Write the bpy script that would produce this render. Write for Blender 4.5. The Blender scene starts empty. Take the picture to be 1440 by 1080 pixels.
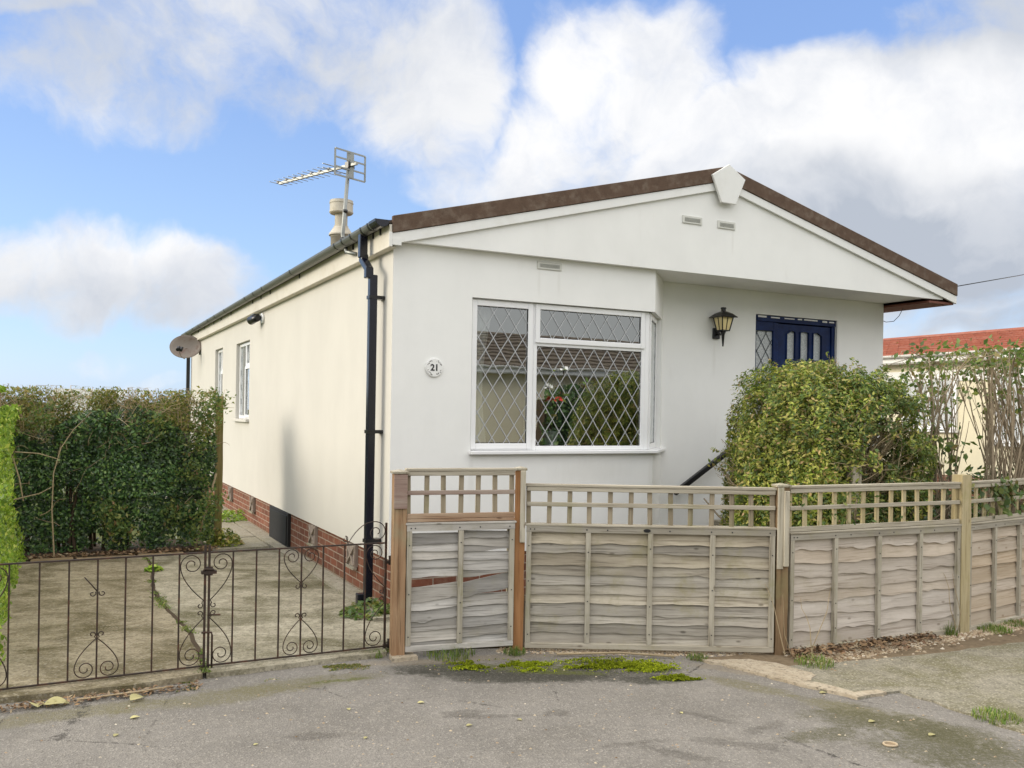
import bpy, bmesh, math, random
import numpy as np
from mathutils import Vector, Matrix
R = math.radians
PI = math.pi
rng = random.Random(7)
C = bpy.context.scene.collection

# ------------------------------------------------------------------ basics
def tag(o, label=None, cat=None, group=None, kind=None):
    if label: o['label'] = label
    if cat: o['category'] = cat
    if group: o['group'] = group
    if kind: o['kind'] = kind
    return o

def empty(name, loc=(0, 0, 0), rz=0.0, label=None, cat=None, group=None):
    o = bpy.data.objects.new(name, None)
    C.objects.link(o)
    o.location = loc
    o.rotation_euler = (0, 0, rz)
    o.empty_display_size = .1
    return tag(o, label, cat, group)

class MB:
    """collects shapes, then links them as one mesh object"""
    def __init__(self):
        self.v = []; self.f = []; self.sm = []; self.mi = []
    def add(self, vs, fs, smooth=False, mi=0):
        n = len(self.v)
        self.v += [tuple(p) for p in vs]
        self.f += [tuple(i + n for i in f) for f in fs]
        self.sm += [smooth] * len(fs)
        self.mi += [mi] * len(fs)
        return self
    def box(self, x0, x1, y0, y1, z0, z1, mi=0):
        vs = [(x0,y0,z0),(x1,y0,z0),(x1,y1,z0),(x0,y1,z0),(x0,y0,z1),(x1,y0,z1),(x1,y1,z1),(x0,y1,z1)]
        return self.add(vs, [(0,3,2,1),(4,5,6,7),(0,1,5,4),(1,2,6,5),(2,3,7,6),(3,0,4,7)], mi=mi)
    def prism(self, poly, axis, d0, d1, mi=0):
        """poly of 2D points; axis 'x','y','z' is the extrusion direction"""
        def P(p, d):
            if axis == 'y': return (p[0], d, p[1])
            if axis == 'x': return (d, p[0], p[1])
            return (p[0], p[1], d)
        n = len(poly)
        vs = [P(p, d0) for p in poly] + [P(p, d1) for p in poly]
        fs = [tuple(range(n)), tuple(range(2*n-1, n-1, -1))]
        fs += [(i, i+n, (i+1) % n + n, (i+1) % n) for i in range(n)]
        return self.add(vs, fs, mi=mi)
    def quad(self, a, b, c, d, mi=0):
        return self.add([a, b, c, d], [(0,1,2,3)], mi=mi)
    def beam(self, p, q, w, h, up=(0,0,1), mi=0):
        p = Vector(p); q = Vector(q); d = (q-p).normalized(); up = Vector(up)
        s = d.cross(up)
        if s.length < 1e-4: s = d.cross(Vector((0,1,0)))
        s.normalize(); u = s.cross(d)
        vs = []
        for e in (p, q):
            for a, b in ((-1,-1),(1,-1),(1,1),(-1,1)):
                vs.append(e + s*(a*w/2) + u*(b*h/2))
        return self.add(vs, [(0,1,2,3),(7,6,5,4),(0,4,5,1),(1,5,6,2),(2,6,7,3),(3,7,4,0)], mi=mi)
    def tube(self, pts, r, n=8, caps=True, mi=0):
        pts = [Vector(p) for p in pts]
        m = len(pts)
        rs = r if isinstance(r, (list, tuple)) else [r]*m
        vs = []; prev = None
        for i, p in enumerate(pts):
            d = (pts[min(i+1, m-1)] - pts[max(i-1, 0)])
            if d.length < 1e-9: d = Vector((0,0,1))
            d.normalize()
            if prev is None:
                a = Vector((0,0,1)) if abs(d.z) < .9 else Vector((1,0,0))
                s = d.cross(a).normalized()
            else:
                s = prev - d*prev.dot(d)
                if s.length < 1e-6: s = d.orthogonal()
                s.normalize()
            prev = s; u = d.cross(s)
            for k in range(n):
                t = 2*PI*k/n
                vs.append(p + s*(math.cos(t)*rs[i]) + u*(math.sin(t)*rs[i]))
        fs = []
        for i in range(m-1):
            for k in range(n):
                k2 = (k+1) % n
                fs.append((i*n+k, i*n+k2, (i+1)*n+k2, (i+1)*n+k))
        self.add(vs, fs, True, mi)
        if caps:
            b = len(self.v) - len(vs)
            self.f += [tuple(b+k for k in range(n-1, -1, -1)), tuple(b+(m-1)*n+k for k in range(n))]
            self.sm += [False, False]; self.mi += [mi, mi]
        return self
    def lathe(self, c, prof, n=24, mi=0, smooth=True):
        """prof: list of (r, z) round a vertical axis through c"""
        vs = []
        for r, z in prof:
            for k in range(n):
                t = 2*PI*k/n
                vs.append((c[0]+r*math.cos(t), c[1]+r*math.sin(t), c[2]+z))
        fs = []
        for i in range(len(prof)-1):
            for k in range(n):
                k2 = (k+1) % n
                fs.append((i*n+k, i*n+k2, (i+1)*n+k2, (i+1)*n+k))
        return self.add(vs, fs, smooth, mi)
    def build(self, name, mats, parent=None, bevel=0, seg=1):
        me = bpy.data.meshes.new(name)
        me.from_pydata(self.v, [], self.f)
        me.polygons.foreach_set('use_smooth', self.sm)
        if not isinstance(mats, (list, tuple)): mats = [mats]
        for m in mats: me.materials.append(m)
        if len(mats) > 1: me.polygons.foreach_set('material_index', self.mi)
        me.update()
        o = bpy.data.objects.new(name, me)
        C.objects.link(o)
        if parent: o.parent = parent
        if bevel:
            b = o.modifiers.new('bevel', 'BEVEL'); b.width = bevel; b.segments = seg; b.limit_method = 'ANGLE'; b.angle_limit = R(40)
        return o

# ------------------------------------------------------------------ materials
class NT:
    def __init__(self, name):
        self.m = bpy.data.materials.new(name); self.m.use_nodes = True
        self.t = self.m.node_tree; self.t.nodes.clear()
        self.out = self.t.nodes.new('ShaderNodeOutputMaterial')
    def n(self, typ, **kw):
        nd = self.t.nodes.new('ShaderNode' + typ)
        for k, v in kw.items(): setattr(nd, k, v)
        return nd
    def l(self, a, b): self.t.links.new(a, b)
    def val(self, x, sock):
        if hasattr(x, 'is_linked') or hasattr(x, 'links'): self.l(x, sock)
        else: sock.default_value = x
    def math(self, op, a, b=0.0, c=None, clamp=False):
        nd = self.n('Math', operation=op); nd.use_clamp = clamp
        self.val(a, nd.inputs[0]); self.val(b, nd.inputs[1])
        if c is not None: self.val(c, nd.inputs[2])
        return nd.outputs[0]
    def mix(self, f, a, b, mode='MIX'):
        nd = self.n('Mix', data_type='RGBA', blend_type=mode)
        self.val(f, nd.inputs[0]); 
        for x, s in ((a, nd.inputs[6]), (b, nd.inputs[7])):
            if isinstance(x, (tuple, list)): s.default_value = (*x[:3], 1)
            else: self.l(x, s)
        return nd.outputs[2]
    def noise(self, vec, scale, detail=4, rough=.55, dist=0.0):
        nd = self.n('TexNoise'); self.l(vec, nd.inputs['Vector'])
        nd.inputs['Scale'].default_value = scale; nd.inputs['Detail'].default_value = detail
        nd.inputs['Roughness'].default_value = rough; nd.inputs['Distortion'].default_value = dist
        return nd.outputs[0]
    def voro(self, vec, scale, feature='F1', rand=1.0):
        nd = self.n('TexVoronoi', feature=feature); self.l(vec, nd.inputs['Vector'])
        nd.inputs['Scale'].default_value = scale; nd.inputs['Randomness'].default_value = rand
        return nd
    def ramp(self, f, lo, hi, a=0.0, b=1.0):
        nd = self.n('MapRange', interpolation_type='SMOOTHSTEP'); self.l(f, nd.inputs[0])
        for i, x in enumerate((lo, hi, a, b)): nd.inputs[i+1].default_value = x
        return nd.outputs[0]
    def obj(self): return self.n('TexCoord').outputs['Object']
    def pos(self): return self.n('NewGeometry').outputs['Position']
    def island(self): return self.n('NewGeometry').outputs['Random Per Island']
    def scl(self, vec, s, loc=(0,0,0), rot=(0,0,0)):
        nd = self.n('Mapping'); self.l(vec, nd.inputs[0])
        nd.inputs['Scale'].default_value = s; nd.inputs['Location'].default_value = loc; nd.inputs['Rotation'].default_value = rot
        return nd.outputs[0]
    def ell(self, vec, cx, cy, rx, ry, rot, noise, lo=.6, hi=1.1, amp=.9):
        """1 inside an ellipse on the ground, ragged at its edge"""
        sub = self.n('VectorMath', operation='SUBTRACT'); self.l(vec, sub.inputs[0]); sub.inputs[1].default_value = (cx, cy, 0)
        rt = self.n('VectorRotate', rotation_type='Z_AXIS'); self.l(sub.outputs[0], rt.inputs['Vector']); rt.inputs['Angle'].default_value = -rot
        ml = self.n('VectorMath', operation='MULTIPLY'); self.l(rt.outputs[0], ml.inputs[0]); ml.inputs[1].default_value = (1/rx, 1/ry, 0)
        ln = self.n('VectorMath', operation='LENGTH'); self.l(ml.outputs[0], ln.inputs[0])
        d = self.math('MULTIPLY_ADD', self.math('SUBTRACT', noise, .5), amp, ln.outputs['Value'])
        return self.ramp(d, lo, hi, 1, 0)
    def bump(self, h, strength, dist=.01, prev=None):
        nd = self.n('Bump'); self.l(h, nd.inputs['Height'])
        nd.inputs['Strength'].default_value = strength; nd.inputs['Distance'].default_value = dist
        if prev is not None: self.l(prev, nd.inputs['Normal'])
        return nd.outputs[0]
    def done(self, col, rough=.8, normal=None, spec=.3, metal=0.0, **kw):
        p = self.n('BsdfPrincipled')
        if isinstance(col, (tuple, list)): p.inputs['Base Color'].default_value = (*col[:3], 1)
        else: self.l(col, p.inputs['Base Color'])
        self.val(rough, p.inputs['Roughness']); p.inputs['Specular IOR Level'].default_value = spec
        p.inputs['Metallic'].default_value = metal
        if normal is not None: self.l(normal, p.inputs['Normal'])
        for k, v in kw.items(): p.inputs[k].default_value = v
        self.l(p.outputs[0], self.out.inputs[0])
        self.p = p
        return self.m

def simple(name, col, rough=.6, var=.12, scale=6, bump=.15, bscale=80, spec=.3, metal=0, stain=None, samt=.5, sscale=2.0):
    t = NT(name); v = t.obj()
    n = t.noise(v, scale)
    c = t.mix(n, tuple(x*(1-var) for x in col), tuple(min(1, x*(1+var)) for x in col))
    if stain:
        s = t.ramp(t.noise(v, sscale, 6, .65), .45, .7)
        c = t.mix(t.math('MULTIPLY', s, samt), c, stain)
    return t.done(c, rough, t.bump(t.noise(v, bscale, 3), bump, .004), spec, metal)

def render_mat(name, col, streak=.035):
    """painted render: faint trowel waves, fine grain, dirt washed down under the eaves"""
    t = NT(name); v = t.obj()
    n = t.noise(v, 1.1, 5, .6)
    st = t.noise(t.scl(v, (2.2, 2.2, .8)), 1.1, 5, .6)
    f = t.math('ADD', t.math('MULTIPLY', n, .6), t.math('MULTIPLY', st, .4))
    c = t.mix(t.ramp(f, .35, .65), tuple(x*(1-streak*1.6) for x in col), col)
    sp = t.ramp(t.noise(t.scl(v, (4, 4, 1.0)), 1.7, 7, .7), .58, .8)
    c = t.mix(t.math('MULTIPLY', sp, .12), c, (.42, .38, .29))
    if name == 'white_render':
        sx = t.n('SeparateXYZ'); t.l(v, sx.inputs[0]); cx = t.n('CombineXYZ'); t.l(sx.outputs[0], cx.inputs[0]); t.l(sx.outputs[2], cx.inputs[1])
        dn = t.noise(t.scl(v, (14, 14, 1.6)), 1.6, 6, .7)
        for it in [(.76,1.18,.035,.26,0),(2.72,1.16,.045,.28,0),(1.42,2.96,.02,.16,0),(1.63,2.97,.02,.14,0),(3.64,3.54,.02,.16,0),(4.60,2.2,.0,.0,0),(3.96,2.36,.03,.2,0),(2.0,1.2,.5,.12,0),(5.86,2.6,.03,.3,0),(.5,.62,.6,.1,0)]:
            if it[2] > 0: c = t.mix(t.math('MULTIPLY', t.ell(cx.outputs[0], *it, dn, .3, 1.2, 1.1), .12), c, (.40,.37,.30))
    b = t.bump(t.noise(v, 2.2, 3), .22, .02)
    b = t.bump(t.noise(v, 170, 3), .22, .003, b)
    return t.done(c, .82, b, .2)

def wood_mat(name, a, b, axis='x', dark=(.10,.08,.06), green=None, islandamt=.35, gamt=.5):
    t = NT(name); v = t.obj(); isl = t.island()
    off = t.n('VectorMath', operation='MULTIPLY_ADD')
    cb = t.n('CombineXYZ'); 
    for i in range(3): t.l(isl, cb.inputs[i])
    t.l(cb.outputs[0], off.inputs[0]); off.inputs[1].default_value = (17, 23, 31); t.l(v, off.inputs[2])
    v2 = off.outputs[0]
    s = (2.4, 75, 75) if axis == 'x' else (75, 75, 2.4)
    g = t.noise(t.scl(v2, s), 1.0, 6, .65, .15)
    s2 = (1.2, 9, 9) if axis == 'x' else (9, 9, 1.2)
    g2 = t.noise(t.scl(v2, s2), 1.3, 4, .6, .3)
    c = t.mix(t.ramp(g2, .3, .7), a, b)
    c = t.mix(t.math('MULTIPLY', t.ramp(g, .50, .68), .62), c, dark)
    s3 = (5, 11, 11) if axis == 'x' else (11, 11, 5)
    kn = t.voro(t.scl(v2, s3), .9)
    k = t.ramp(kn.outputs['Distance'], .05, .13, 1, 0)
    c = t.mix(t.math('MULTIPLY', k, .7), c, dark)
    hsv = t.n('HueSaturation'); t.l(c, hsv.inputs['Color'])
    t.l(t.math('MULTIPLY_ADD', isl, islandamt, 1-islandamt/2), hsv.inputs['Value'])
    t.l(t.math('MULTIPLY_ADD', t.math('FRACT', t.math('MULTIPLY', isl, 7.3)), .5, .75), hsv.inputs['Saturation'])
    c = hsv.outputs[0]
    if green:
        gm = t.ramp(t.noise(t.pos(), 3.2, 6, .7), .5, .72)
        c = t.mix(t.math('MULTIPLY', gm, gamt), c, green)
    bb = t.bump(g, .5, .004)
    bb = t.bump(g2, .25, .006, bb)
    return t.done(c, .88, bb, .15)

def leaf_mat(name, cols, rough=.45, trans=.3, spec=.4):
    """cols: list of (position, colour) picked per leaf"""
    t = NT(name); isl = t.island()
    cr = t.n('ValToRGB'); cr.color_ramp.interpolation = 'LINEAR'
    e = cr.color_ramp.elements
    while len(e) < len(cols): e.new(.5)
    for i, (p, c) in enumerate(cols): e[i].position = p; e[i].color = (*c, 1)
    t.l(isl, cr.inputs[0])
    big = t.ramp(t.noise(t.pos(), 2.3, 3), .35, .65)
    hs = t.n('HueSaturation'); t.l(cr.outputs[0], hs.inputs['Color'])
    t.l(t.math('MULTIPLY_ADD', big, .5, .75), hs.inputs['Value'])
    p = t.n('BsdfPrincipled'); t.l(hs.outputs[0], p.inputs['Base Color'])
    p.inputs['Roughness'].default_value = rough; p.inputs['Specular IOR Level'].default_value = spec
    tr = t.n('BsdfTranslucent'); t.l(t.mix(.35, hs.outputs[0], (.35,.45,.05)), tr.inputs[0])
    mx = t.n('MixShader'); mx.inputs[0].default_value = trans
    t.l(p.outputs[0], mx.inputs[1]); t.l(tr.outputs[0], mx.inputs[2]); t.l(mx.outputs[0], t.out.inputs[0])
    return t.m

def brick_mat(name):
    t = NT(name); v = t.obj()
    sx = t.n('SeparateXYZ'); t.l(v, sx.inputs[0])
    cb = t.n('CombineXYZ'); t.l(t.math('ADD', sx.outputs[0], sx.outputs[1]), cb.inputs[0]); t.l(t.math('ADD', sx.outputs[2], .005), cb.inputs[1])
    wob = t.n('VectorMath', operation='ADD'); t.l(cb.outputs[0], wob.inputs[0])
    wn = t.n('TexNoise'); t.l(cb.outputs[0], wn.inputs['Vector']); wn.inputs['Scale'].default_value = 14
    ws = t.n('VectorMath', operation='SCALE'); t.l(wn.outputs['Color'], ws.inputs[0]); ws.inputs['Scale'].default_value = .006
    t.l(ws.outputs[0], wob.inputs[1])
    br = t.n('TexBrick'); t.l(wob.outputs[0], br.inputs['Vector'])
    br.inputs['Scale'].default_value = 1; br.inputs['Brick Width'].default_value = .225; br.inputs['Row Height'].default_value = .075
    br.inputs['Mortar Size'].default_value = .0065; br.inputs['Mortar Smooth'].default_value = .25; br.inputs['Bias'].default_value = -.1
    br.inputs['Color1'].default_value = (.225,.088,.055,1); br.inputs['Color2'].default_value = (.135,.058,.04,1); br.inputs['Mortar'].default_value = (.36,.29,.23,1)
    n = t.noise(v, 9, 6, .7)
    c = t.mix(t.math('MULTIPLY', t.ramp(n, .45, .75), .5), br.outputs['Color'], (.33,.22,.15))
    c = t.mix(t.math('MULTIPLY', t.ramp(t.noise(v, 45, 4, .7), .5, .75), .35), c, (.08,.03,.02))
    low = t.ramp(t.math('MULTIPLY_ADD', t.noise(v, 5, 5), .16, sx.outputs[2]), .1, .2, 1, 0)
    c = t.mix(t.math('MULTIPLY', low, .45), c, (.2,.19,.11))
    b = t.bump(t.math('SUBTRACT', 1.0, br.outputs['Fac']), .7, .008)
    b = t.bump(t.noise(v, 70, 4), .4, .004, b)
    return t.done(c, .9, b, .15)

def asphalt_mat():
    t = NT('weathered_tarmac'); v = t.pos()
    n1 = t.noise(v, .9, 6, .62); n2 = t.noise(v, 7, 6, .7); n3 = t.noise(v, 160, 3, .7)
    c = t.mix(t.ramp(n1, .3, .7), (.178,.165,.147), (.25,.232,.208))
    c = t.mix(t.math('MULTIPLY', t.ramp(n2, .45, .8), .5), c, (.32,.295,.255))
    c = t.mix(t.math('MULTIPLY', t.ramp(t.noise(v, 1.7, 7, .7, .6), .5, .72), .3), c, (.115,.102,.08))
    vo = t.voro(v, 105)
    ch = t.n('SeparateColor'); t.l(vo.outputs['Color'], ch.inputs[0])
    c = t.mix(t.math('MULTIPLY', ch.outputs[0], .26), c, (.12,.108,.092))
    c = t.mix(t.math('MULTIPLY', t.ramp(ch.outputs[1], .78, .95), .35), c, (.42,.39,.34))
    big = t.voro(v, 13); cb = t.n('SeparateColor'); t.l(big.outputs['Color'], cb.inputs[0])
    sp = t.math('MULTIPLY', t.ramp(big.outputs['Distance'], .05, .11, 1, 0), t.ramp(cb.outputs[0], .82, .86))
    c = t.mix(t.math('MULTIPLY', sp, .8), c, (.5,.48,.44))
    rn = t.math('MULTIPLY_ADD', t.math('SUBTRACT', t.noise(v, 24, 6, .75), .5), .9, t.noise(v, 3.4, 8, .75))
    rn = t.math('MULTIPLY_ADD', t.math('SUBTRACT', t.noise(v, 130, 3, .7), .5), .55, rn)
    def patch(c, col, amt, items, **kw):
        for it in items:
            m = t.ell(v, *it, rn, **kw)
            c = t.mix(t.math('MULTIPLY', t.math('MULTIPLY', m, brk), amt), c, col)
        return c
    pit = t.ramp(t.noise(v, 42, 5, .7), .56, .66)
    c = t.mix(t.math('MULTIPLY', pit, .5), c, (.085,.076,.062))
    lit = t.ramp(t.noise(t.scl(v, (1,1,1), (7,3,0)), 30, 5, .7), .58, .7)
    c = t.mix(t.math('MULTIPLY', lit, .4), c, (.38,.35,.305))
    brk = t.ramp(t.noise(v, 48, 5, .75), .36, .58, .25, 1)
    # damp, algae-dark tarmac below the fence, and along the drive edge
    c = patch(c, (.05,.048,.038), .85, [(.1,5.86,.7,.14,.03),(.95,5.86,.3,.12,.2),(-.2,5.95,.6,.1,.05),(.05,5.98,.8,.20,.05),(.72,5.98,.5,.26,.1),(-.45,6.05,.45,.14,.1),(.2,5.85,.3,.12,.1)], amp=1.7)
    c = patch(c, (.15,.135,.07), .7, [(-1.3,5.66,.55,.14,.45),(-1.75,5.35,.6,.15,.52),(-2.5,5.02,.7,.13,.5),(2.3,5.05,.55,.22,-.75),(2.0,5.35,.35,.13,-.7),(1.55,5.75,.4,.1,-.7)], amp=1.8)
    c = patch(c, (.085,.08,.042), .8, [(2.1,5.15,.42,.20,-.3),(2.45,4.95,.4,.2,-.5),(2.25,4.75,.35,.3,.2),(2.55,4.6,.4,.2,.2),(1.75,4.9,.25,.1,.3)], amp=2.4)
    c = patch(c, (.07,.062,.052), .55, [(-.26,5.13,.13,.06,.2),(.3,5.17,.07,.05,0),(-.05,5.1,.3,.035,.1),(.88,4.58,.22,.06,-.5),(1.25,4.72,.3,.08,-.3),(1.45,4.98,.16,.05,.6),(.7,4.72,.2,.04,.3),(1.15,5.15,.2,.05,-.6),(-1.0,4.75,.2,.05,.2)], amp=3.2)
    c = patch(c, (.095,.105,.02), .8, [(.02,6.10,.44,.10,.03),(.75,6.17,.36,.11,.06),(1.12,5.87,.16,.045,.05),(-1.1,5.72,.22,.05,.4),(.3,5.98,.4,.05,.0)], amp=2.6)
    # tan dirt that washes to the kerb
    c = patch(c, (.26,.21,.14), .5, [(1.55,6.1,.35,.08,-.5),(-.2,6.3,1.1,.1,.25)], amp=1.6)
    w = t.voro(t.scl(v, (1,1,0)), 1.3, 'DISTANCE_TO_EDGE')
    cd = t.n('VectorMath', operation='ADD')
    crk = t.ramp(t.math('MULTIPLY_ADD', rn, .10, w.outputs['Distance']), .048, .056, 1, 0)
    crk = t.math('MULTIPLY', crk, t.ramp(t.noise(v, .7, 2), .5, .6))
    c = t.mix(t.math('MULTIPLY', crk, .75), c, (.04,.036,.032))
    h = t.math('ADD', t.math('MULTIPLY', vo.outputs['Distance'], 1.0), t.math('MULTIPLY', n3, .6))
    b = t.bump(h, .8, .006); b = t.bump(n2, .3, .02, b)
    return t.done(c, .9, b, .2)

HR0 = math.atan2(.4538, .8911)
def concrete_mat(name, a, b, agg=0.0, dirt=(.16,.13,.07), damt=.6, dscale=1.1):
    t = NT(name); v = t.pos()
    n1 = t.noise(t.scl(v, (.9,1.35,1), (0,0,0), (0,0,-HR0)), dscale, 8, .7, .5); n2 = t.noise(v, 11, 6, .7); n3 = t.noise(v, 90, 4, .7)
    c = t.mix(t.ramp(n2, .3, .7), a, b)
    c = t.mix(t.math('MULTIPLY', t.ramp(n1, .42, .66), damt), c, dirt)
    c = t.mix(t.math('MULTIPLY', t.ramp(t.noise(v, 2.7, 7, .75), .55, .75), .5), c, tuple(x*.45 for x in a))
    c = t.mix(t.math('MULTIPLY', t.ramp(n3, .5, .72), .45), c, tuple(min(1, x*1.5) for x in b))
    c = t.mix(t.math('MULTIPLY', t.ramp(t.noise(v, 37, 4, .7), .52, .62), .45), c, tuple(x*.4 for x in a))
    vo = t.voro(v, 55 if agg else 38); ch = t.n('SeparateColor'); t.l(vo.outputs['Color'], ch.inputs[0])
    st = t.math('MULTIPLY', t.ramp(vo.outputs['Distance'], .28, .42, 1, 0), t.ramp(ch.outputs[0], .62 - agg*.5, .7 - agg*.5))
    c = t.mix(t.math('MULTIPLY', st, .35 + agg*.3), c, (.42,.38,.30))
    if agg:
        vb = t.voro(t.scl(v, (1,1.5,1), (0,0,0), (0,0,.3)), 17); cb2 = t.n('SeparateColor'); t.l(vb.outputs['Color'], cb2.inputs[0])
        fl = t.math('MULTIPLY', t.ramp(vb.outputs['Distance'], .14, .3, 1, 0), t.ramp(cb2.outputs[2], .6, .66))
        c = t.mix(t.math('MULTIPLY', fl, .9), c, (.55,.50,.41))
    st2 = t.math('MULTIPLY', t.ramp(vo.outputs['Distance'], .3, .45, 1, 0), t.ramp(ch.outputs[1], .8, .85))
    c = t.mix(t.math('MULTIPLY', st2, .5), c, (.09,.075,.055))
    bb = t.bump(n3, .45, .006); bb = t.bump(n2, .4, .02, bb); bb = t.bump(vo.outputs['Distance'], .2 + agg*.4, .006, bb)
    return t.done(c, .92, bb, .15)

M = {}
M['render'] = render_mat('white_render', (.87,.868,.84), .04)
M['render_side'] = render_mat('sun_tinted_render', (.62,.60,.55), .035)  # same paint as the front; sun warmth tinted in, tone lowered against strong sun
M['render_cream'] = render_mat('pale_cream_render', (.74,.68,.50), .05)
M['brick'] = brick_mat('red_brick')
M['upvc'] = simple('white_upvc', (.84,.84,.84), .3, .03, 3, .03, 40, .45)
M['bargeboard'] = simple('white_board', (.80,.80,.775), .45, .05, 5, .08, 60, .35, 0, (.5,.48,.4), .18, 5)
M['fascia'] = simple('cream_fascia', (.68,.64,.55), .5, .06, 5, .08, 60, .3, 0, (.45,.38,.25), .25, 4)
M['verge'] = simple('brown_mineral_verge', (.12,.08,.058), .95, .3, 14, .9, 140, .15, 0, (.20,.155,.12), .75, 9)
M['soffit_brown'] = simple('red_brown_soffit', (.17,.065,.045), .7, .2, 12, .2, 60)
M['tiles'] = simple('brown_roof_tile', (.12,.095,.075), .9, .35, 10, .7, 90, .2, 0, (.2,.18,.1), .5, 5)
M['red_tiles'] = simple('red_roof_tile', (.28,.095,.062), .9, .3, 9, .7, 60, .2, 0, (.36,.17,.12), .6, 3)
M['gutter'] = simple('grey_gutter', (.12,.125,.115), .4, .2, 4, .1, 60, .4)
M['black_plastic'] = simple('black_plastic', (.012,.012,.014), .3, .2, 8, .08, 60, .45)
M['navy_gloss'] = simple('navy_gloss_paint', (.006,.007,.016), .22, .25, 10, .1, 25, .5)
M['blue_door'] = simple('navy_door_paint', (.003,.015,.075), .38, .5, 12, .25, 30, .2, 0, (.006,.028,.12), .6, 6)
M['iron'] = simple('rusty_black_iron', (.035,.024,.018), .65, .4, 40, .5, 200, .35, 0, (.11,.045,.022), .75, 14)
M['alloy'] = simple('grey_aluminium', (.27,.28,.265), .45, .12, 10, .1, 80, .5, .6)
M['flue'] = simple('stained_cream_flue', (.52,.48,.40), .6, .15, 6, .15, 40, .3, 0, (.32,.27,.17), .6, 5)
M['lead'] = simple('leading', (.48,.49,.50), .5, .1, 20, .1, 60, .4, .2)
M['dark_lead'] = simple('dark_leading', (.03,.04,.05), .5, .1, 20, .1, 60, .4)
M['ceramic'] = simple('glazed_plaque', (.82,.82,.80), .2, .04, 6, .03, 40, .5)
M['ink'] = simple('black_lettering', (.02,.02,.022), .4, .05)
M['grey_ink'] = simple('grey_flower_motif', (.16,.15,.14), .5, .3, 60)
M['vent'] = simple('cream_vent_plastic', (.62,.62,.57), .5, .08, 12, .05)
M['vent_dark'] = simple('vent_slot', (.34,.34,.31), .8)
M['black_hatch'] = simple('black_hatch_paint', (.006,.006,.006), .7, .4, 9, .2, 30, .4)
M['air_brick'] = simple('grey_air_brick', (.30,.25,.21), .9, .25, 14, .5, 60, .1)
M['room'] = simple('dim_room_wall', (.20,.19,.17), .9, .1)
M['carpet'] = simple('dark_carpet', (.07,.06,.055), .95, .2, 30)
M['curtain'] = simple('white_curtain_cloth', (.78,.77,.73), .9, .05)
M['net'] = simple('net_curtain', (.55,.56,.56), .9, .25, 25)
M['gold'] = simple('amber_glass', (.80,.66,.33), .35, .12, 9, .1, 30, .5)
M['dish'] = simple('brown_grey_dish', (.25,.215,.185), .55, .2, 6, .15, 60, .35, 0, (.15,.075,.05), .85, 3.5)
M['wood_h'] = wood_mat('grey_weathered_board', (.31,.275,.22), (.47,.425,.345), 'x', (.095,.078,.056), (.25,.225,.11), .55, .6)
M['wood_h_pale'] = wood_mat('pinkish_grey_board', (.41,.35,.285), (.53,.465,.39), 'x', (.2,.155,.11), (.33,.29,.19), .3, .4)
M['wood_h_tan'] = wood_mat('tan_board', (.42,.34,.25), (.52,.43,.33), 'x', (.24,.16,.09), None, .2)
M['wood_v'] = wood_mat('grey_batten', (.32,.285,.215), (.44,.40,.31), 'z', (.12,.09,.06), (.23,.22,.10), .35)
M['wood_slat'] = wood_mat('dark_trellis_slat', (.20,.165,.11), (.30,.25,.175), 'z', (.09,.065,.04), (.20,.20,.08), .5, .5)
M['wood_silver'] = wood_mat('silvered_board', (.29,.272,.243), (.45,.425,.385), 'x', (.085,.075,.062), (.25,.23,.14), .6, .4)
M['wood_hr'] = wood_mat('grey_rail', (.31,.275,.21), (.42,.38,.30), 'x', (.13,.10,.07), (.28,.26,.13), .3)
M['post_orange'] = wood_mat('orange_split_post', (.25,.14,.07), (.36,.235,.13), 'z', (.08,.045,.022), (.30,.27,.17), .2, .6)
M['rail_orange'] = wood_mat('orange_rail', (.28,.17,.10), (.38,.28,.19), 'x', (.12,.06,.03), None, .3)
M['rail_pink'] = wood_mat('faded_red_rail', (.24,.16,.13), (.33,.27,.22), 'x', (.14,.08,.06), None, .3)
M['post_stain'] = wood_mat('stained_orange_post', (.27,.125,.042), (.35,.17,.065), 'z', (.16,.06,.02), None, .2)
M['post_tan'] = wood_mat('tan_green_post', (.36,.29,.15), (.45,.38,.23), 'z', (.2,.15,.07), (.26,.25,.07), .15, .45)
M['post_dark'] = wood_mat('dark_split_post', (.16,.10,.05), (.26,.175,.095), 'z', (.05,.03,.015), (.26,.25,.12), .15, .35)
M['post_moss'] = wood_mat('mossy_post', (.20,.16,.06), (.27,.22,.09), 'z', (.1,.08,.03), (.16,.17,.03), .2, .7)
M['asphalt'] = asphalt_mat()
M['drive'] = concrete_mat('stained_drive_concrete', (.25,.225,.165), (.42,.38,.29), 0, (.10,.09,.045), .92, 1.3)
M['pavement'] = concrete_mat('exposed_aggregate', (.20,.184,.142), (.30,.275,.215), .75, (.135,.125,.06), .8, 1.3)
M['patch'] = concrete_mat('pale_mortar', (.36,.30,.22), (.44,.38,.29), 0, (.25,.2,.13), .4, 2)
M['slab'] = concrete_mat('path_slab', (.31,.28,.215), (.39,.36,.29), 0, (.2,.19,.1), .5, 1.5)
M['soil'] = simple('dark_soil', (.07,.052,.035), .95, .4, 12, .9, 60, .1)
M['stone'] = simple('buff_edging_stone', (.27,.20,.12), .95, .3, 8, .8, 40, .1)
M['bark'] = simple('grey_brown_bark', (.33,.265,.185), .9, .35, 20, .6, 90, .1)
M['bark_dark'] = simple('dark_bark', (.075,.055,.038), .9, .35, 20, .6, 90, .1)
M['twig'] = simple('pale_twig', (.38,.30,.19), .9, .35, 15, .3, 90, .1)

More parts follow.
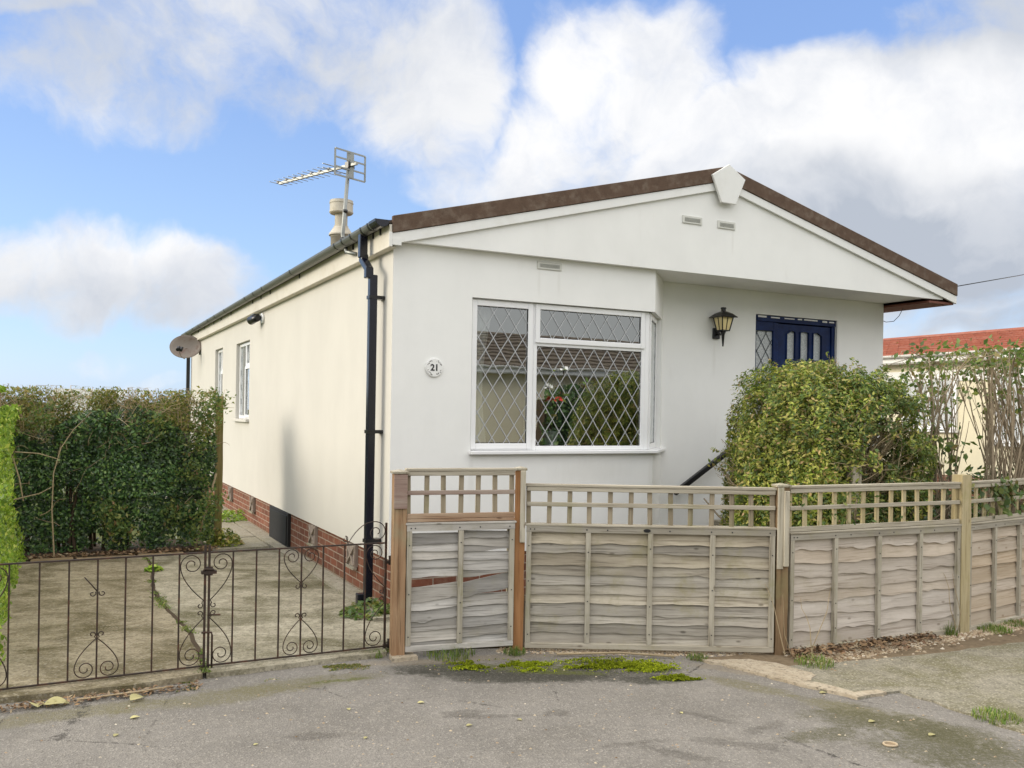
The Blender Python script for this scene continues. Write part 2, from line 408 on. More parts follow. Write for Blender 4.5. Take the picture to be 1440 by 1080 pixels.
def gravel_mat(name, cols):
    t = NT(name); isl = t.island()
    cr = t.n('ValToRGB'); e = cr.color_ramp.elements
    while len(e) < len(cols): e.new(.5)
    for i, c in enumerate(cols): e[i].position = i/(len(cols)-1); e[i].color = (*c, 1)
    t.l(isl, cr.inputs[0])
    return t.done(cr.outputs[0], .85, None, .2)
M['gravel'] = gravel_mat('pale_gravel', [(.15,.10,.06),(.36,.28,.18),(.50,.42,.30),(.26,.17,.10),(.60,.54,.43)])
M['litter'] = gravel_mat('leaf_litter', [(.10,.06,.035),(.22,.14,.08),(.30,.2,.11),(.14,.08,.05),(.36,.29,.19)])
M['grass'] = leaf_mat('grass_blades', [(0,(.06,.12,.02)),(.5,(.14,.23,.04)),(1,(.32,.31,.10))], .6, .3)
M['moss'] = leaf_mat('bright_moss', [(0,(.10,.13,.012)),(.5,(.24,.29,.014)),(1,(.42,.46,.03))], .8, .25, .1)
M['leaf_dark'] = leaf_mat('dark_evergreen_leaf', [(0,(.014,.038,.014)),(.4,(.038,.088,.028)),(.75,(.085,.17,.045)),(1,(.21,.32,.08))], .33, .15, .5)
M['leaf_olive'] = leaf_mat('olive_hedge_leaf', [(0,(.06,.085,.02)),(.4,(.15,.18,.04)),(.75,(.27,.25,.07)),(1,(.38,.25,.11))], .5, .3)
M['leaf_lime'] = leaf_mat('lime_hedge_leaf', [(0,(.06,.13,.015)),(.35,(.17,.30,.03)),(.75,(.32,.47,.05)),(1,(.50,.55,.13))], .5, .4)
M['leaf_bush'] = leaf_mat('variegated_bush_leaf', [(0,(.05,.09,.02)),(.25,(.15,.22,.03)),(.55,(.32,.37,.05)),(.86,(.50,.46,.11)),(1,(.50,.32,.17))], .4, .3)
M['leaf_shrub'] = leaf_mat('broad_shrub_leaf', [(0,(.05,.10,.03)),(.5,(.12,.19,.055)),(.85,(.24,.27,.07)),(1,(.26,.15,.08))], .45, .35)
M['leaf_far'] = leaf_mat('autumn_tree_leaf', [(0,(.06,.075,.035)),(.5,(.12,.12,.05)),(1,(.20,.155,.075))], .7, .2)
M['leaf_far2'] = leaf_mat('bluish_tree_leaf', [(0,(.06,.08,.06)),(.5,(.09,.11,.075)),(1,(.12,.135,.085))], .7, .2)
M['dead_leaf'] = leaf_mat('yellowed_fallen_leaf', [(0,(.36,.34,.10)),(.5,(.5,.47,.22)),(1,(.42,.30,.14))], .6, .2)
M['flower_red'] = simple('red_petal', (.55,.06,.04), .6)
M['flower_white'] = simple('white_petal', (.8,.8,.76), .6)

def glass_mat(name, tint=(.82,.86,.86), base=.16, rough=0.0):
    t = NT(name)
    fr = t.n('Fresnel'); fr.inputs[0].default_value = 1.5
    v = t.obj()
    nb = t.bump(t.noise(v, 2.0, 2), .04, .02)
    gl = t.n('BsdfGlossy'); gl.inputs['Roughness'].default_value = rough; gl.inputs[0].default_value = (.95,.97,.97,1)
    t.l(nb, gl.inputs['Normal'])
    tr = t.n('BsdfTransparent'); tr.inputs[0].default_value = (*tint, 1)
    mx = t.n('MixShader')
    t.l(t.math('MULTIPLY_ADD', fr.outputs[0], 1.6, base, clamp=True), mx.inputs[0])
    t.l(tr.outputs[0], mx.inputs[1]); t.l(gl.outputs[0], mx.inputs[2]); t.l(mx.outputs[0], t.out.inputs[0])
    return t.m
M['glass'] = glass_mat('window_glass', base=.36)
def obscure_mat():
    t = NT('obscured_glass'); v = t.obj()
    n = t.noise(v, 60, 3, .6, 1.5)
    c = t.mix(t.ramp(n, .35, .65), (.34,.37,.38), (.58,.60,.60))
    return t.done(c, .15, t.bump(n, .6, .006), .5)
M['obscure'] = obscure_mat()

# ------------------------------------------------------------------ camera (eye 1.74 m above the road)
cam = bpy.data.cameras.new('camera'); co = bpy.data.objects.new('camera', cam); C.objects.link(co)
cam.sensor_width = 36; cam.lens = 1247/1440*36; cam.shift_y = 42/1440
cam.clip_start = .05; cam.clip_end = 3000
co.matrix_world = Matrix.Translation((0,0,1.74)) @ Matrix.Rotation(R(90), 4, 'X') @ Matrix.Rotation(.01623, 4, 'Z')
bpy.context.scene.camera = co

# house frame: origin at its near corner, x along the front, y back along the side
HC = Vector((-1.034, 7.565, 0)); HR = math.atan2(.4538, .8911)
HT = Vector((.8911,.4538,0)); HS = Vector((-.4538,.8911,0))
def hw(a, b, z=0): return HC + HT*a + HS*b + Vector((0,0,z))

# ------------------------------------------------------------------ light and sky
SUN_EL = 20; sd = Vector((-.995, -.06, 0)).normalized()
sun_dir = Vector((sd.x*math.cos(R(SUN_EL)), sd.y*math.cos(R(SUN_EL)), math.sin(R(SUN_EL))))
sl = bpy.data.lights.new('sun', 'SUN'); so = bpy.data.objects.new('sun', sl); C.objects.link(so)
sl.energy = 1.8; sl.angle = R(24.0); sl.color = (1.0, .90, .74)
so.rotation_euler = (-sun_dir).to_track_quat('-Z', 'Y').to_euler()
so.location = (-20, -5, 20)

def make_world():
    w = bpy.data.worlds.new('World'); bpy.context.scene.world = w; w.use_nodes = True
    t = NT.__new__(NT); t.t = w.node_tree; t.t.nodes.clear()
    out = t.n('OutputWorld'); bg = t.n('Background')
    sky = t.n('TexSky', sky_type='NISHITA'); sky.sun_disc = False
    sky.sun_elevation = R(SUN_EL); sky.sun_rotation = math.atan2(sun_dir.x, sun_dir.y)
    sky.air_density = 1.0; sky.dust_density = .6; sky.ozone_density = 2.0
    v = t.n('TexCoord').outputs['Generated']
    sp = t.n('SeparateXYZ'); t.l(v, sp.inputs[0])
    wn = t.n('TexNoise'); t.l(v, wn.inputs['Vector']); wn.inputs['Scale'].default_value = 5; wn.inputs['Detail'].default_value = 5
    wsub = t.n('VectorMath', operation='SUBTRACT'); t.l(wn.outputs['Color'], wsub.inputs[0]); wsub.inputs[1].default_value = (.5,.5,.5)
    wsc = t.n('VectorMath', operation='SCALE'); t.l(wsub.outputs[0], wsc.inputs[0]); wsc.inputs['Scale'].default_value = .15
    wv = t.n('VectorMath', operation='ADD'); t.l(v, wv.inputs[0]); t.l(wsc.outputs[0], wv.inputs[1])
    vv = wv.outputs[0]
    F = 1247.
    def d_of(u, vpx):
        du, dv = u-720, 582-vpx
        d = Vector(((du - dv*.01623)/F, 1, (du*.01623 + dv)/F)); L = d.length
        return d.normalized(), L
    def blob(u, vp, ru, rv, lo, hi, vec=vv):
        d, L = d_of(u, vp)
        s = t.n('VectorMath', operation='SUBTRACT'); t.l(vec, s.inputs[0]); s.inputs[1].default_value = d
        m = t.n('VectorMath', operation='MULTIPLY'); t.l(s.outputs[0], m.inputs[0]); m.inputs[1].default_value = (F*L/ru, F*L/ru*.5, F*L/rv)
        ln = t.n('VectorMath', operation='LENGTH'); t.l(m.outputs[0], ln.inputs[0])
        return t.ramp(ln.outputs['Value'], lo, hi, 1, 0)
    blobs = [ # (u, v, ru, rv, weight)
        (300, 60, 460, 170, .60), (590, 100, 190, 160, .92), (460, 40, 260, 120, .72), (60, 20, 120, 40, .85), (120, 130, 330, 110, .52),
        (90, 370, 190, 95, .88), (260, 385, 160, 85, .86), (150, 476, 90, 30, .42), (215, 516, 90, 20, .40),
        (880, 130, 190, 130, .90), (790, 230, 170, 140, .85), (980, 260, 250, 130, 1.0), (1210, 190, 230, 140, 1.15), (1400, 180, 220, 150, 1.2),
        (1290, 330, 300, 130, 1.1), (1080, 350, 420, 140, 1.25), (1390, 430, 200, 70, .7), (1340, 30, 190, 60, .50),
        (690, 210, 130, 150, .42), (420, 240, 150, 60, .3), (610, 260, 60, 50, .42), (300,300,250,90,.22),
        (560, 170, 150, 50, .4), (1300, 480, 300, 60, .4)]
    acc = None
    for u, vp, ru, rv, wgt in blobs:
        b = t.math('MULTIPLY', blob(u, vp, ru, rv, .35, 1.15), wgt)
        acc = b if acc is None else t.math('MAXIMUM', acc, b)
    n1 = t.noise(vv, 7.5, 12, .62); n2 = t.noise(t.scl(v, (1,1,1.6)), 2.3, 6, .55)
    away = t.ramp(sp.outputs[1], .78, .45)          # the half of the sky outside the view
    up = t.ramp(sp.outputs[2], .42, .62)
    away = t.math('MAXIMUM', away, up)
    dens_v = t.math('MULTIPLY_ADD', t.math('SUBTRACT', n1, .5), 1.45, acc)
    dens_v = t.ramp(dens_v, .28, .86)
    dens_a = t.ramp(n2, .34, .52)
    dens = t.n('Mix', data_type='FLOAT'); t.l(away, dens.inputs[0]); t.l(dens_v, dens.inputs[2]); t.l(dens_a, dens.inputs[3])
    # grey undersides of the cumulus
    gr = None
    for u, vp, ru, rv, wgt in [(1290, 350, 290, 110, 1.3), (1080, 345, 240, 75, 1.0), (1230, 285, 280, 60, .75), (1400, 440, 160, 40, .8), (640, 330, 120, 60, .3), (330, 90, 420, 170, .55), (130, 410, 300, 75, .55), (880, 330, 250, 60, .35), (1340, 40, 220, 70, .6)]:
        b = t.math('MULTIPLY', blob(u, vp, ru, rv, .2, 1.2), wgt)
        gr = b if gr is None else t.math('MAXIMUM', gr, b)
    gn = t.ramp(t.noise(vv, 8, 8, .6), .3, .7, .6, 1.25)
    gr = t.math('MULTIPLY', gr, gn, clamp=True)
    inn = t.ramp(t.noise(vv, 4.2, 7, .6), .36, .62)
    ccol = t.mix(gr, t.mix(inn, (.51,.54,.60), (.72,.72,.725)), (.36,.395,.455))
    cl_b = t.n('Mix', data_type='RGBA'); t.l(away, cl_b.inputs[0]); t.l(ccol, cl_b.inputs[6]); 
    t.l(t.mix(t.ramp(sp.outputs[2], .17, .34), (.46,.47,.465), (AWAY_FILL, AWAY_FILL*.975, AWAY_FILL*.93)), cl_b.inputs[7])  # unseen clouds: brightened overhead to fill the shaded front, dimmed low for window reflections
    skc = t.n('Mix', data_type='RGBA', blend_type='MULTIPLY'); skc.inputs[0].default_value = 1; t.l(sky.outputs[0], skc.inputs[6]); skc.inputs[7].default_value = SKY_MUL
    vcol = t.mix(t.ramp(sp.outputs[2], .02, .42), (.31/BG,.48/BG,.71/BG), (.185/BG,.31/BG,.60/BG))
    sky_grad = t.mix(.75, skc.outputs[2], vcol)   # painted blue gradient mixed over the sky texture
    # the sky texture is physically bright: everything goes through one weak Background
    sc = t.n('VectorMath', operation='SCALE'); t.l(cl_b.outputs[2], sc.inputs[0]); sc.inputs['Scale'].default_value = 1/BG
    mixc = t.mix(dens.outputs[0], sky_grad, sc.outputs[0])
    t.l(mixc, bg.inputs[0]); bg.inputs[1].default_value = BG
    t.l(bg.outputs[0], out.inputs[0])
BG = .15; AWAY_FILL = 1.58; SKY_MUL = (1.3, 1.2, 1.3, 1)
make_world()

# ------------------------------------------------------------------ foliage helpers
def leaves(name, pts, size, mat, parent=None, nrm=None, spread=1.0, seed=1, aspect=.5, fold=.25, var=.45, droop=0.0):
    """pts (N,3): one folded leaf per point; nrm: preferred facing (N,3)"""
    r = np.random.default_rng(seed); pts = np.asarray(pts, dtype=float); N = len(pts)
    d = r.normal(size=(N,3)); d /= np.linalg.norm(d, axis=1)[:,None]
    if nrm is not None:
        d = d*spread + np.asarray(nrm); d /= np.linalg.norm(d, axis=1)[:,None] + 1e-9
    a = r.normal(size=(N,3)); a[:,2] -= droop
    a -= d*np.sum(a*d, axis=1)[:,None]; a /= np.linalg.norm(a, axis=1)[:,None] + 1e-9
    b = np.cross(d, a)
    L = size*(1 + var*(r.random(N)*2-1)); W = L*aspect
    L = L[:,None]; W = W[:,None]
    base = pts - a*L*.5; tip = pts + a*L*.5 + d*L*.08
    mid = pts - a*L*.05
    le = mid + b*W*.5 + d*W*fold; ri = mid - b*W*.5 + d*W*fold
    v = np.stack([base, ri, tip, le], axis=1).reshape(-1,3)
    me = bpy.data.meshes.new(name)
    me.vertices.add(4*N); me.vertices.foreach_set('co', v.ravel())
    idx = np.arange(4*N).reshape(N,4)
    tri = np.stack([idx[:,[0,1,2]], idx[:,[0,2,3]]], axis=1).reshape(-1,3)
    me.loops.add(6*N); me.loops.foreach_set('vertex_index', tri.ravel().astype(np.int32))
    me.polygons.add(2*N); me.polygons.foreach_set('loop_start', np.arange(0, 6*N, 3, dtype=np.int32))
    me.polygons.foreach_set('loop_total', np.full(2*N, 3, dtype=np.int32))
    me.materials.append(mat); me.update(calc_edges=True); me.validate()
    o = bpy.data.objects.new(name, me); C.objects.link(o)
    if parent: o.parent = parent
    return o

def vnoise(p, s, seed=0):
    """cheap smooth pseudo-noise in about -1..1 on (N,3)"""
    r = np.random.default_rng(seed); out = np.zeros(len(p))
    for k in range(7):
        w = r.normal(size=3)*s*(1+.35*k); out += np.sin(p @ w + r.random()*6.28)/(1+.35*k)
    return out/2.2

def twigs(mb, n, fn, rnd, r0=.006, n_side=4, mi=0):
    for _ in range(n):
        pts, rr = fn(rnd)
        mb.tube(pts, rr if rr else r0, n_side, False, mi)

def wander(p, d, L, steps, rnd, wob=.25, up=0.0):
    pts = [Vector(p)]; d = Vector(d).normalized()
    for i in range(steps):
        d = (d + Vector((rnd.gauss(0,wob), rnd.gauss(0,wob), rnd.gauss(0,wob)+up))).normalized()
        pts.append(pts[-1] + d*(L/steps))
    return pts

def tuft(name, n, rad, h, mat, loc, seed, label=None, cat=None, group=None, kind=None, sq=1.0):
    rnd = random.Random(seed); mb = MB()
    for _ in range(n):
        a = rnd.random()*6.28; rr = rad*math.sqrt(rnd.random()); x, y = rr*math.cos(a), rr*math.sin(a)*sq
        hh = h*(.4+.6*rnd.random())*(1-.5*rr/rad); az = rnd.random()*6.28; w = .0014 + .002*rnd.random()
        lean = hh*(.25+.6*rnd.random()); dx, dy = math.cos(az), math.sin(az)
        px, py = -dy*w, dx*w
        mb.add([(x-px,y-py,-.005),(x+px,y+py,-.005),(x+dx*lean*.35+px*.8,y+dy*lean*.35+py*.8,hh*.65),(x+dx*lean*.35-px*.8,y+dy*lean*.35-py*.8,hh*.65),(x+dx*lean,y+dy*lean,hh)],
               [(0,1,2,3),(3,2,4)])
    o = mb.build(name, mat); o.location = loc
    return tag(o, label, cat, group, kind)

def weed(name, n, rad, h, mat, loc, seed, label, cat, group=None, size=.045):
    r = np.random.default_rng(seed)
    a = r.random(n)*6.28; rr = rad*np.sqrt(r.random(n))
    p = np.stack([rr*np.cos(a), rr*np.sin(a), h*(1-(rr/rad)**2)*r.random(n)+.008], axis=1)
    o = leaves(name, p, size, mat, None, np.tile((0,0,1.), (n,1)), .8, seed, .5)
    o.location = loc
    return tag(o, label, cat, group)

# ================================================================== GROUND
def flat(name, pts, z, mat, th=0.0):
    """a ground sheet; with th a slab of that thickness"""
    mb = MB(); n = len(pts)
    if th: mb.prism(pts, 'z', z-th, z)
    else: mb.add([(x,y,z) for x, y in pts], [tuple(range(n))])
    return tag(mb.build(name, mat), kind='structure')

def ragged(pts, step, amp, rnd):
    """closed polygon with short, uneven edges"""
    out = []
    for (x0,y0), (x1,y1) in zip(pts, pts[1:]+pts[:1]):
        L = math.hypot(x1-x0, y1-y0); n = max(1, int(L/step)); nx, ny = -(y1-y0)/L, (x1-x0)/L
        for i in range(n):
            k = i/n; o = rnd.gauss(0, amp) if i else 0
            out.append((x0+(x1-x0)*k+nx*o, y0+(y1-y0)*k+ny*o))
    return out
def W2(a, b): p = hw(a, b); return (p.x, p.y)

t = NT('rough_grass_ground'); v = t.pos()
gm = t.done(t.mix(t.ramp(t.noise(v, .6, 6), .3, .7), (.06,.085,.025), (.11,.12,.045)), .95, t.bump(t.noise(v, 30, 4), .8, .03), .1)
flat('ground', [(-1500,-1500),(1500,-1500),(1500,1500),(-1500,1500)], -.03, gm)
road_pts = [W2(-40,-9.3), W2(40,-9.3), W2(40,-3.2), W2(4.6,-2.2), W2(2.2,-1.2), W2(-.3,-1.1), W2(-40,-1.1)]
flat('tarmac_road', road_pts, 0.0, M['asphalt'])
# drive slab with its lip under the gate
rn2 = random.Random(3)
M['drive_stain_shade'] = concrete_mat('stained_shaded_drive', (.21,.175,.115), (.33,.285,.20), 0, (.085,.07,.03), .95, 1.5)  # brown stains, with the dark shadow band near the hedge painted in
jt = [(-1.66+.05*math.sin(k/14*9), -1.235+5.13*k/14) for k in range(15)]
flat('concrete_drive', ragged([W2(a_+.012,b_) for a_, b_ in jt][::-1] + [W2(-1.0,-1.21), W2(-.42,-1.2), W2(-.38,-1.0), W2(-.05,-.6), W2(-.03,3.9)], .12, .005, rn2), .035, M['drive'], .2)
flat('concrete_drive', ragged([W2(-3.1,-1.24), W2(-2.12,-1.31)] + [W2(a_-.012,b_) for a_, b_ in jt] + [W2(-3.1,3.9)], .12, .005, rn2), .037, M['drive_stain_shade'], .2)
# right pavement slab
pv = ragged([(1.52,6.27),(1.877,5.79),(2.178,5.50),(2.40,5.62),(2.50,5.66),(2.66,5.36),(2.87,4.98),(3.3,4.6),(4.4,4.2),(7.2,5.6),(6.8,8.8),(4.10,6.98),(3.0,6.52),(2.03,6.21),(1.9,6.16)], .1, .012, rn2)
flat('concrete_pavement', pv, .014, M['pavement'], .15)
flat('mortar_patch', ragged([(1.38,6.30),(1.60,6.10),(1.86,5.80),(2.0,5.84),(2.06,6.02),(1.93,6.19),(1.72,6.33)], .06, .012, rn2), .019, M['patch'], .1)
flat('mortar_edging', ragged([(1.86,5.80),(2.17,5.50),(2.40,5.61),(2.36,5.66),(2.19,5.60),(2.02,5.80)], .06, .008, rn2), .0195, M['patch'], .1)
M['grit_soil'] = simple('gritty_soil', (.19,.145,.095), .95, .4, 40, .9, 90, .1, 0, (.10,.075,.05), .6, 6)
flat('verge_soil', [(1.3,6.34),(1.9,6.16),(2.03,6.2),(3.0,6.51),(4.10,6.97),(6.8,8.7),(6.4,9.2),(3.70,7.32),(2.0,6.56)], .010, M['grit_soil'], .1)
# front garden soil and path along the house
flat('garden_soil', [W2(.52,-1.36), W2(2.2,-2.22), W2(4.1,-2.33), W2(6.2,-1.9), W2(14,-1), W2(14,13), W2(6.7,13), W2(6.7,.6), W2(0,.02), W2(-.2,-1.1)], .012, M['soil'], .1)
flat('kerb_strip', [W2(-.22,-.3), W2(.02,-.3), W2(.02,13.2), W2(-.16,13.2), W2(-.16,.8)], .062, M['slab'], .1)
for i in range(9):
    b0 = 3.93 + i*.92
    flat('path_slab', [W2(-.86,b0), W2(-.18,b0+.01), W2(-.18,b0+.9), W2(-.86,b0+.89)], .05 + .004*(i % 2), M['slab'], .1)
flat('flower_bed', [W2(-3.8,3.86), W2(-.88,3.86), W2(-.88,5.0), W2(-3.8,5.0)], .05, M['soil'], .1)
flat('rear_lawn', [W2(-14,5.02), W2(-.9,5.02), W2(-.9,30), W2(-14,30)], .0, gm)

# ================================================================== THE PARK HOME
house = empty('park_home', HC, HR, 'single storey white rendered park home with brown edged low pitched roof and navy front door', 'house')

def wall_skin(mb, p0, p1, z0, z1, holes, th=.13, top=None):
    """a wall between two plan points (outside on the right when walking p0->p1), with holes (s0,s1,z0,z1) and their reveals"""
    p0 = Vector((*p0,0)); p1 = Vector((*p1,0)); L = (p1-p0).length; d = (p1-p0)/L; n = Vector((d.y,-d.x,0))
    xs = sorted({0., L, *[h[0] for h in holes], *[h[1] for h in holes]}); zs = sorted({z0, z1, *[h[2] for h in holes], *[h[3] for h in holes]})
    def P(s, z, o=0): q = p0 + d*s - n*o; return (q.x, q.y, z)
    for i in range(len(xs)-1):
        for j in range(len(zs)-1):
            cx, cz = (xs[i]+xs[i+1])/2, (zs[j]+zs[j+1])/2
            if any(h[0] < cx < h[1] and h[2] < cz < h[3] for h in holes): continue
            mb.quad(P(xs[i],zs[j]), P(xs[i+1],zs[j]), P(xs[i+1],zs[j+1]), P(xs[i],zs[j+1]))
            mb.quad(P(xs[i],zs[j],th), P(xs[i],zs[j+1],th), P(xs[i+1],zs[j+1],th), P(xs[i+1],zs[j],th))
    for a, b, c, e in holes:
        if a > 0: mb.quad(P(a,c), P(a,e), P(a,e,th), P(a,c,th))
        if b < L: mb.quad(P(b,c), P(b,c,th), P(b,e,th), P(b,e))
        mb.quad(P(a,c), P(a,c,th), P(b,c,th), P(b,c)); mb.quad(P(a,e), P(b,e), P(b,e,th), P(a,e,th))
    mb.quad(P(0,z0), P(0,z0,th), P(L,z0,th), P(L,z0)); mb.quad(P(0,z1), P(L,z1), P(L,z1,th), P(0,z1,th))

WZ0, WZ1 = .48, 3.19
BW0, BW1 = 1.40, 2.775           # the bay window band
bayA, bayB = (2.735, 0.0), (3.255, .57)
chL = math.hypot(.52, .57)
mb = MB()
wall_skin(mb, (0,0), bayA, WZ0, WZ1, [(.746, 2.735, BW0, BW1)])
wall_skin(mb, bayA, bayB, WZ0, WZ1, [(0, chL-.10, BW0, BW1)])
wall_skin(mb, bayB, (6.64,.57), WZ0, WZ1, [(4.56-3.255, 5.845-3.255, .86, 2.93)])
mb.build('front_wall', M['render'], house)
mb = MB()
wall_skin(mb, (0,13.1), (0,0), WZ0, 3.22, [(13.1-7.53, 13.1-6.40, 1.59, 2.79), (13.1-9.72, 13.1-8.88, 1.59, 2.82)])
mb.build('side_wall', M['render_side'], house)
mb = MB(); wall_skin(mb, (6.64,.57), (6.64,13.1), WZ0, WZ1, []); wall_skin(mb, (6.64,13.1), (0,13.1), WZ0, WZ1, [])
mb.build('rear_wall', M['render'], house)
# brick skirt, set back 2 cm
sk = MB()
wall_skin(sk, (.025,.025), (2.72,.025), -.1, .479, []); wall_skin(sk, (2.72,.025), (3.24,.595), -.1, .479, []); wall_skin(sk, (3.24,.595), (6.62,.595), -.1, .479, [])
wall_skin(sk, (6.62,.595), (6.62,13.07), -.1, .479, [])
wall_skin(sk, (.025,13.07), (.025,.025), -.1, .479, [])
sk.build('brick_skirt', M['brick'], house)
# access hatch and air bricks in the skirt
h = MB(); h.box(-.012,.03,3.69,4.77,.03,.472).box(-.022,-.012,3.75,4.71,.08,.44); h.build('access_hatch', M['black_hatch'], house, .004)
for b0 in (1.07, 2.55, 6.03, 7.9):
    m_ = MB(); m_.box(.002,.03,b0-.13,b0+.13,.26,.465)
    m_.beam((-.004,b0-.11,.275),(-.004,b0+.11,.45),.02,.03,(1,0,0)); m_.beam((-.006,b0-.11,.45),(-.006,b0+.11,.275),.02,.03,(1,0,0))
    m_.box(-.012,.002,b0-.13,b0-.105,.26,.465).box(-.012,.002,b0+.105,b0+.13,.26,.465)
    f_ = m_.build('air_brick', M['air_brick'], house)
    s_ = MB(); s_.box(-.03,.01,b0-.14,b0+.14,.238,.258); s_.build('sill', M['slab'], f_)

# soffit / ceiling and floor close the room
m_ = MB(); m_.prism([(0.13,.13),(0.13,-.075),(6.62,-.075),(6.62,.575),(6.62,12.9),(.13,12.9)], 'z', 3.192, 3.22); m_.build('soffit', M['render'], house)
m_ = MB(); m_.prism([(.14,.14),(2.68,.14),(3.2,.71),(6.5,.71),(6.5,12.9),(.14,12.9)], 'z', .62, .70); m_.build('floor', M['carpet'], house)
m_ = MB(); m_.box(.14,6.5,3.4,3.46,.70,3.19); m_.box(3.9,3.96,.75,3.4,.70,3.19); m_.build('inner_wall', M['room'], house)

# roof: two slopes laid in tile courses
SL = .2563; RX = 3.52; EZ = 3.385
def ztop(a): return EZ + (a+.05)*SL if a <= RX else EZ + (7.09-a)*SL
def slope(side):
    mb = MB(); nC = 12; y0, y1 = -.083, 13.35
    rnd = random.Random(4+side)
    for k in range(nC):
        a0 = -.09 + k*(RX+.09)/nC; a1 = a0 + (RX+.09)/nC + .03; a1 = min(a1, RX)
        z0 = EZ-.045 + (a0+.05)*SL; z1 = EZ-.045 + (a1+.05)*SL
        n = 44
        for j in range(n):
            w = (y1-y0)/n; ya = y0+j*w; yb = ya+w-.006; dz = rnd.random()*.008
            A = [(a0,z0+.018+dz),(a1,z1+.002),(a1,z1-.02),(a0,z0-.006)]
            if side: A = [(RX*2-x, z) for x, z in A]
            mb.prism(A, 'y', ya, yb)
    return mb
rf = slope(0).build('roof_slope', M['tiles'], house)
slope(1).build('roof_slope', M['tiles'], house)
m_ = MB()
m_.prism([(-.06,3.285),(RX,4.19),(7.10,3.285),(7.10,3.25),(6.6,3.225),(.05,3.225),(-.06,3.25)], 'y', -.02, 13.3); m_.build('roof_deck', M['soffit_brown'], house)
m_ = MB(); m_.prism([(RX-.13,4.225),(RX,4.29),(RX+.13,4.225),(RX+.13,4.205),(RX,4.255),(RX-.13,4.205)], 'y', -.07, 13.35); m_.build('ridge_cap', M['tiles'], house)
# verge, bargeboards, gable, apex cap
for sgn in (0, 1):
    def X(a): return RX*2-a if sgn else a
    aL = -.05
    m_ = MB(); m_.prism([(X(aL),EZ+.002),(X(RX),ztop(RX)+.002),(X(RX),ztop(RX)-.142),(X(aL),EZ-.140)], 'y', -.125, -.086)
    v_ = m_.build('roof_verge', M['verge'], house, .004)
    m_ = MB(); m_.prism([(X(aL),EZ-.1425),(X(RX),ztop(RX)-.1445),(X(RX),ztop(RX)-.225),(X(aL),EZ-.235)], 'y', -.112, -.084); m_.build('bargeboard', M['bargeboard'], house, .003)
gl = [(.02,3.19),(6.56,3.19),(6.9,3.21),(6.9,3.30),(RX,4.16),(.02,3.27)]
m_ = MB(); m_.prism([(.06,3.188),(6.88,3.188),(6.88,3.245),(RX,4.11),(.06,3.222)], 'y', -.080, -.02); m_.build('gable_panel', M['render'], house)
m_ = MB(); m_.prism([(RX-.215,4.185),(RX,4.318),(RX+.215,4.185),(RX+.093,3.918),(RX-.093,3.918)], 'y', -.155, -.1265); m_.build('apex_cap', M['bargeboard'], house, .004)
# left eave: fascia, its boxed end, and the brown right eave box
m_ = MB(); m_.box(-.075,-.05,-.108,13.2,3.125,3.315); m_.box(-.05,.0,-.0745,13.2,3.125,3.137); m_.build('fascia', M['fascia'], house, .003)
m_ = MB(); m_.box(-.078,-.0505,-.1165,-.11,3.13,3.25); m_.box(-.049,.03,-.1165,-.1125,3.145,3.2); m_.build('fascia_end', M['bargeboard'], house)
m_ = MB(); m_.box(6.645,7.05,-.08,13.2,3.14,3.165).box(7.05,7.075,-.08,13.2,3.14,3.30); m_.build('eave_box', M['soffit_brown'], house)
# vents on the gable and above the window
def vent(x0, x1, z0, z1, y):
    m_ = MB(); m_.box(x0,x1,y-.012,y,z0,z1); f_ = m_.build('wall_vent', M['vent'], house, .003)
    m_ = MB(); nl = 7
    for k in range(nl):
        za = z0+.018+(z1-z0-.036)*k/nl; m_.box(x0+.025,x1-.025,y-.0145,y-.0125,za,za+(z1-z0-.036)/nl*.38)
    m_.build('slots', M['vent_dark'], f_)
vent(2.99,3.235,3.675,3.752,-.0805); vent(3.435,3.665,3.672,3.750,-.0805); vent(1.395,1.655,3.085,3.155,-.0005)
# left gutter with clips, stop end, downpipes
def half_pipe(mb, x, z, r, y0, y1, th=.004, n=10):
    prof = [(x+math.cos(PI+PI*k/n)*r, z+math.sin(PI+PI*k/n)*r) for k in range(n+1)]
    inn = [(x+math.cos(PI+PI*k/n)*(r-th), z+math.sin(PI+PI*k/n)*(r-th)) for k in range(n, -1, -1)]
    mb.prism(prof+inn, 'y', y0, y1)
m_ = MB(); half_pipe(m_, -.142, 3.345, .058, -.04, 13.3); g_ = m_.build('gutter', M['gutter'], house)
m_ = MB(); half_pipe(m_, -.142, 3.347, .064, -.12, .06); m_.prism([(-.142+math.cos(PI+PI*k/10)*.060, 3.345+math.sin(PI+PI*k/10)*.060) for k in range(11)], 'y', -.124, -.119); m_.build('stop_end', M['navy_gloss'], g_)
for b in (.10,.30,.62,.9,1.15,3.0,4.6,5.2,5.8,7.6,8.6,9.4,10.6,11.4,12.4):
    m_ = MB(); half_pipe(m_, -.142, 3.3465, .0625, b, b+.03); m_.box(-.085,-.078,b,b+.03,3.26,3.36); m_.build('gutter_clip', M['black_plastic'], g_)
def square_pipe(mb, pts, w):
    for p, q in zip(pts, pts[1:]): mb.beam(p, q, w, w, (0,1,0.001) if abs(p[2]-q[2]) > .05 else (0,0,1))
m_ = MB()
py = .24
m_.box(-.182,-.112,.36,.43,3.10,3.31)
m_.prism([(.36,3.13),(.43,3.13),(.43,3.07),(py+.035,2.97),(py+.035,2.90),(py-.035,2.90),(py-.035,2.99),(.36,3.09)], 'x', -.172, -.105)
m_.box(-.135,-.066,py-.034,py+.034,.08,2.93)
m_.prism([(py-.03,.16),(py+.037,.16),(py+.037,.1),(py+.037,.035),(py-.03,.035)], 'x', -.20, -.068)
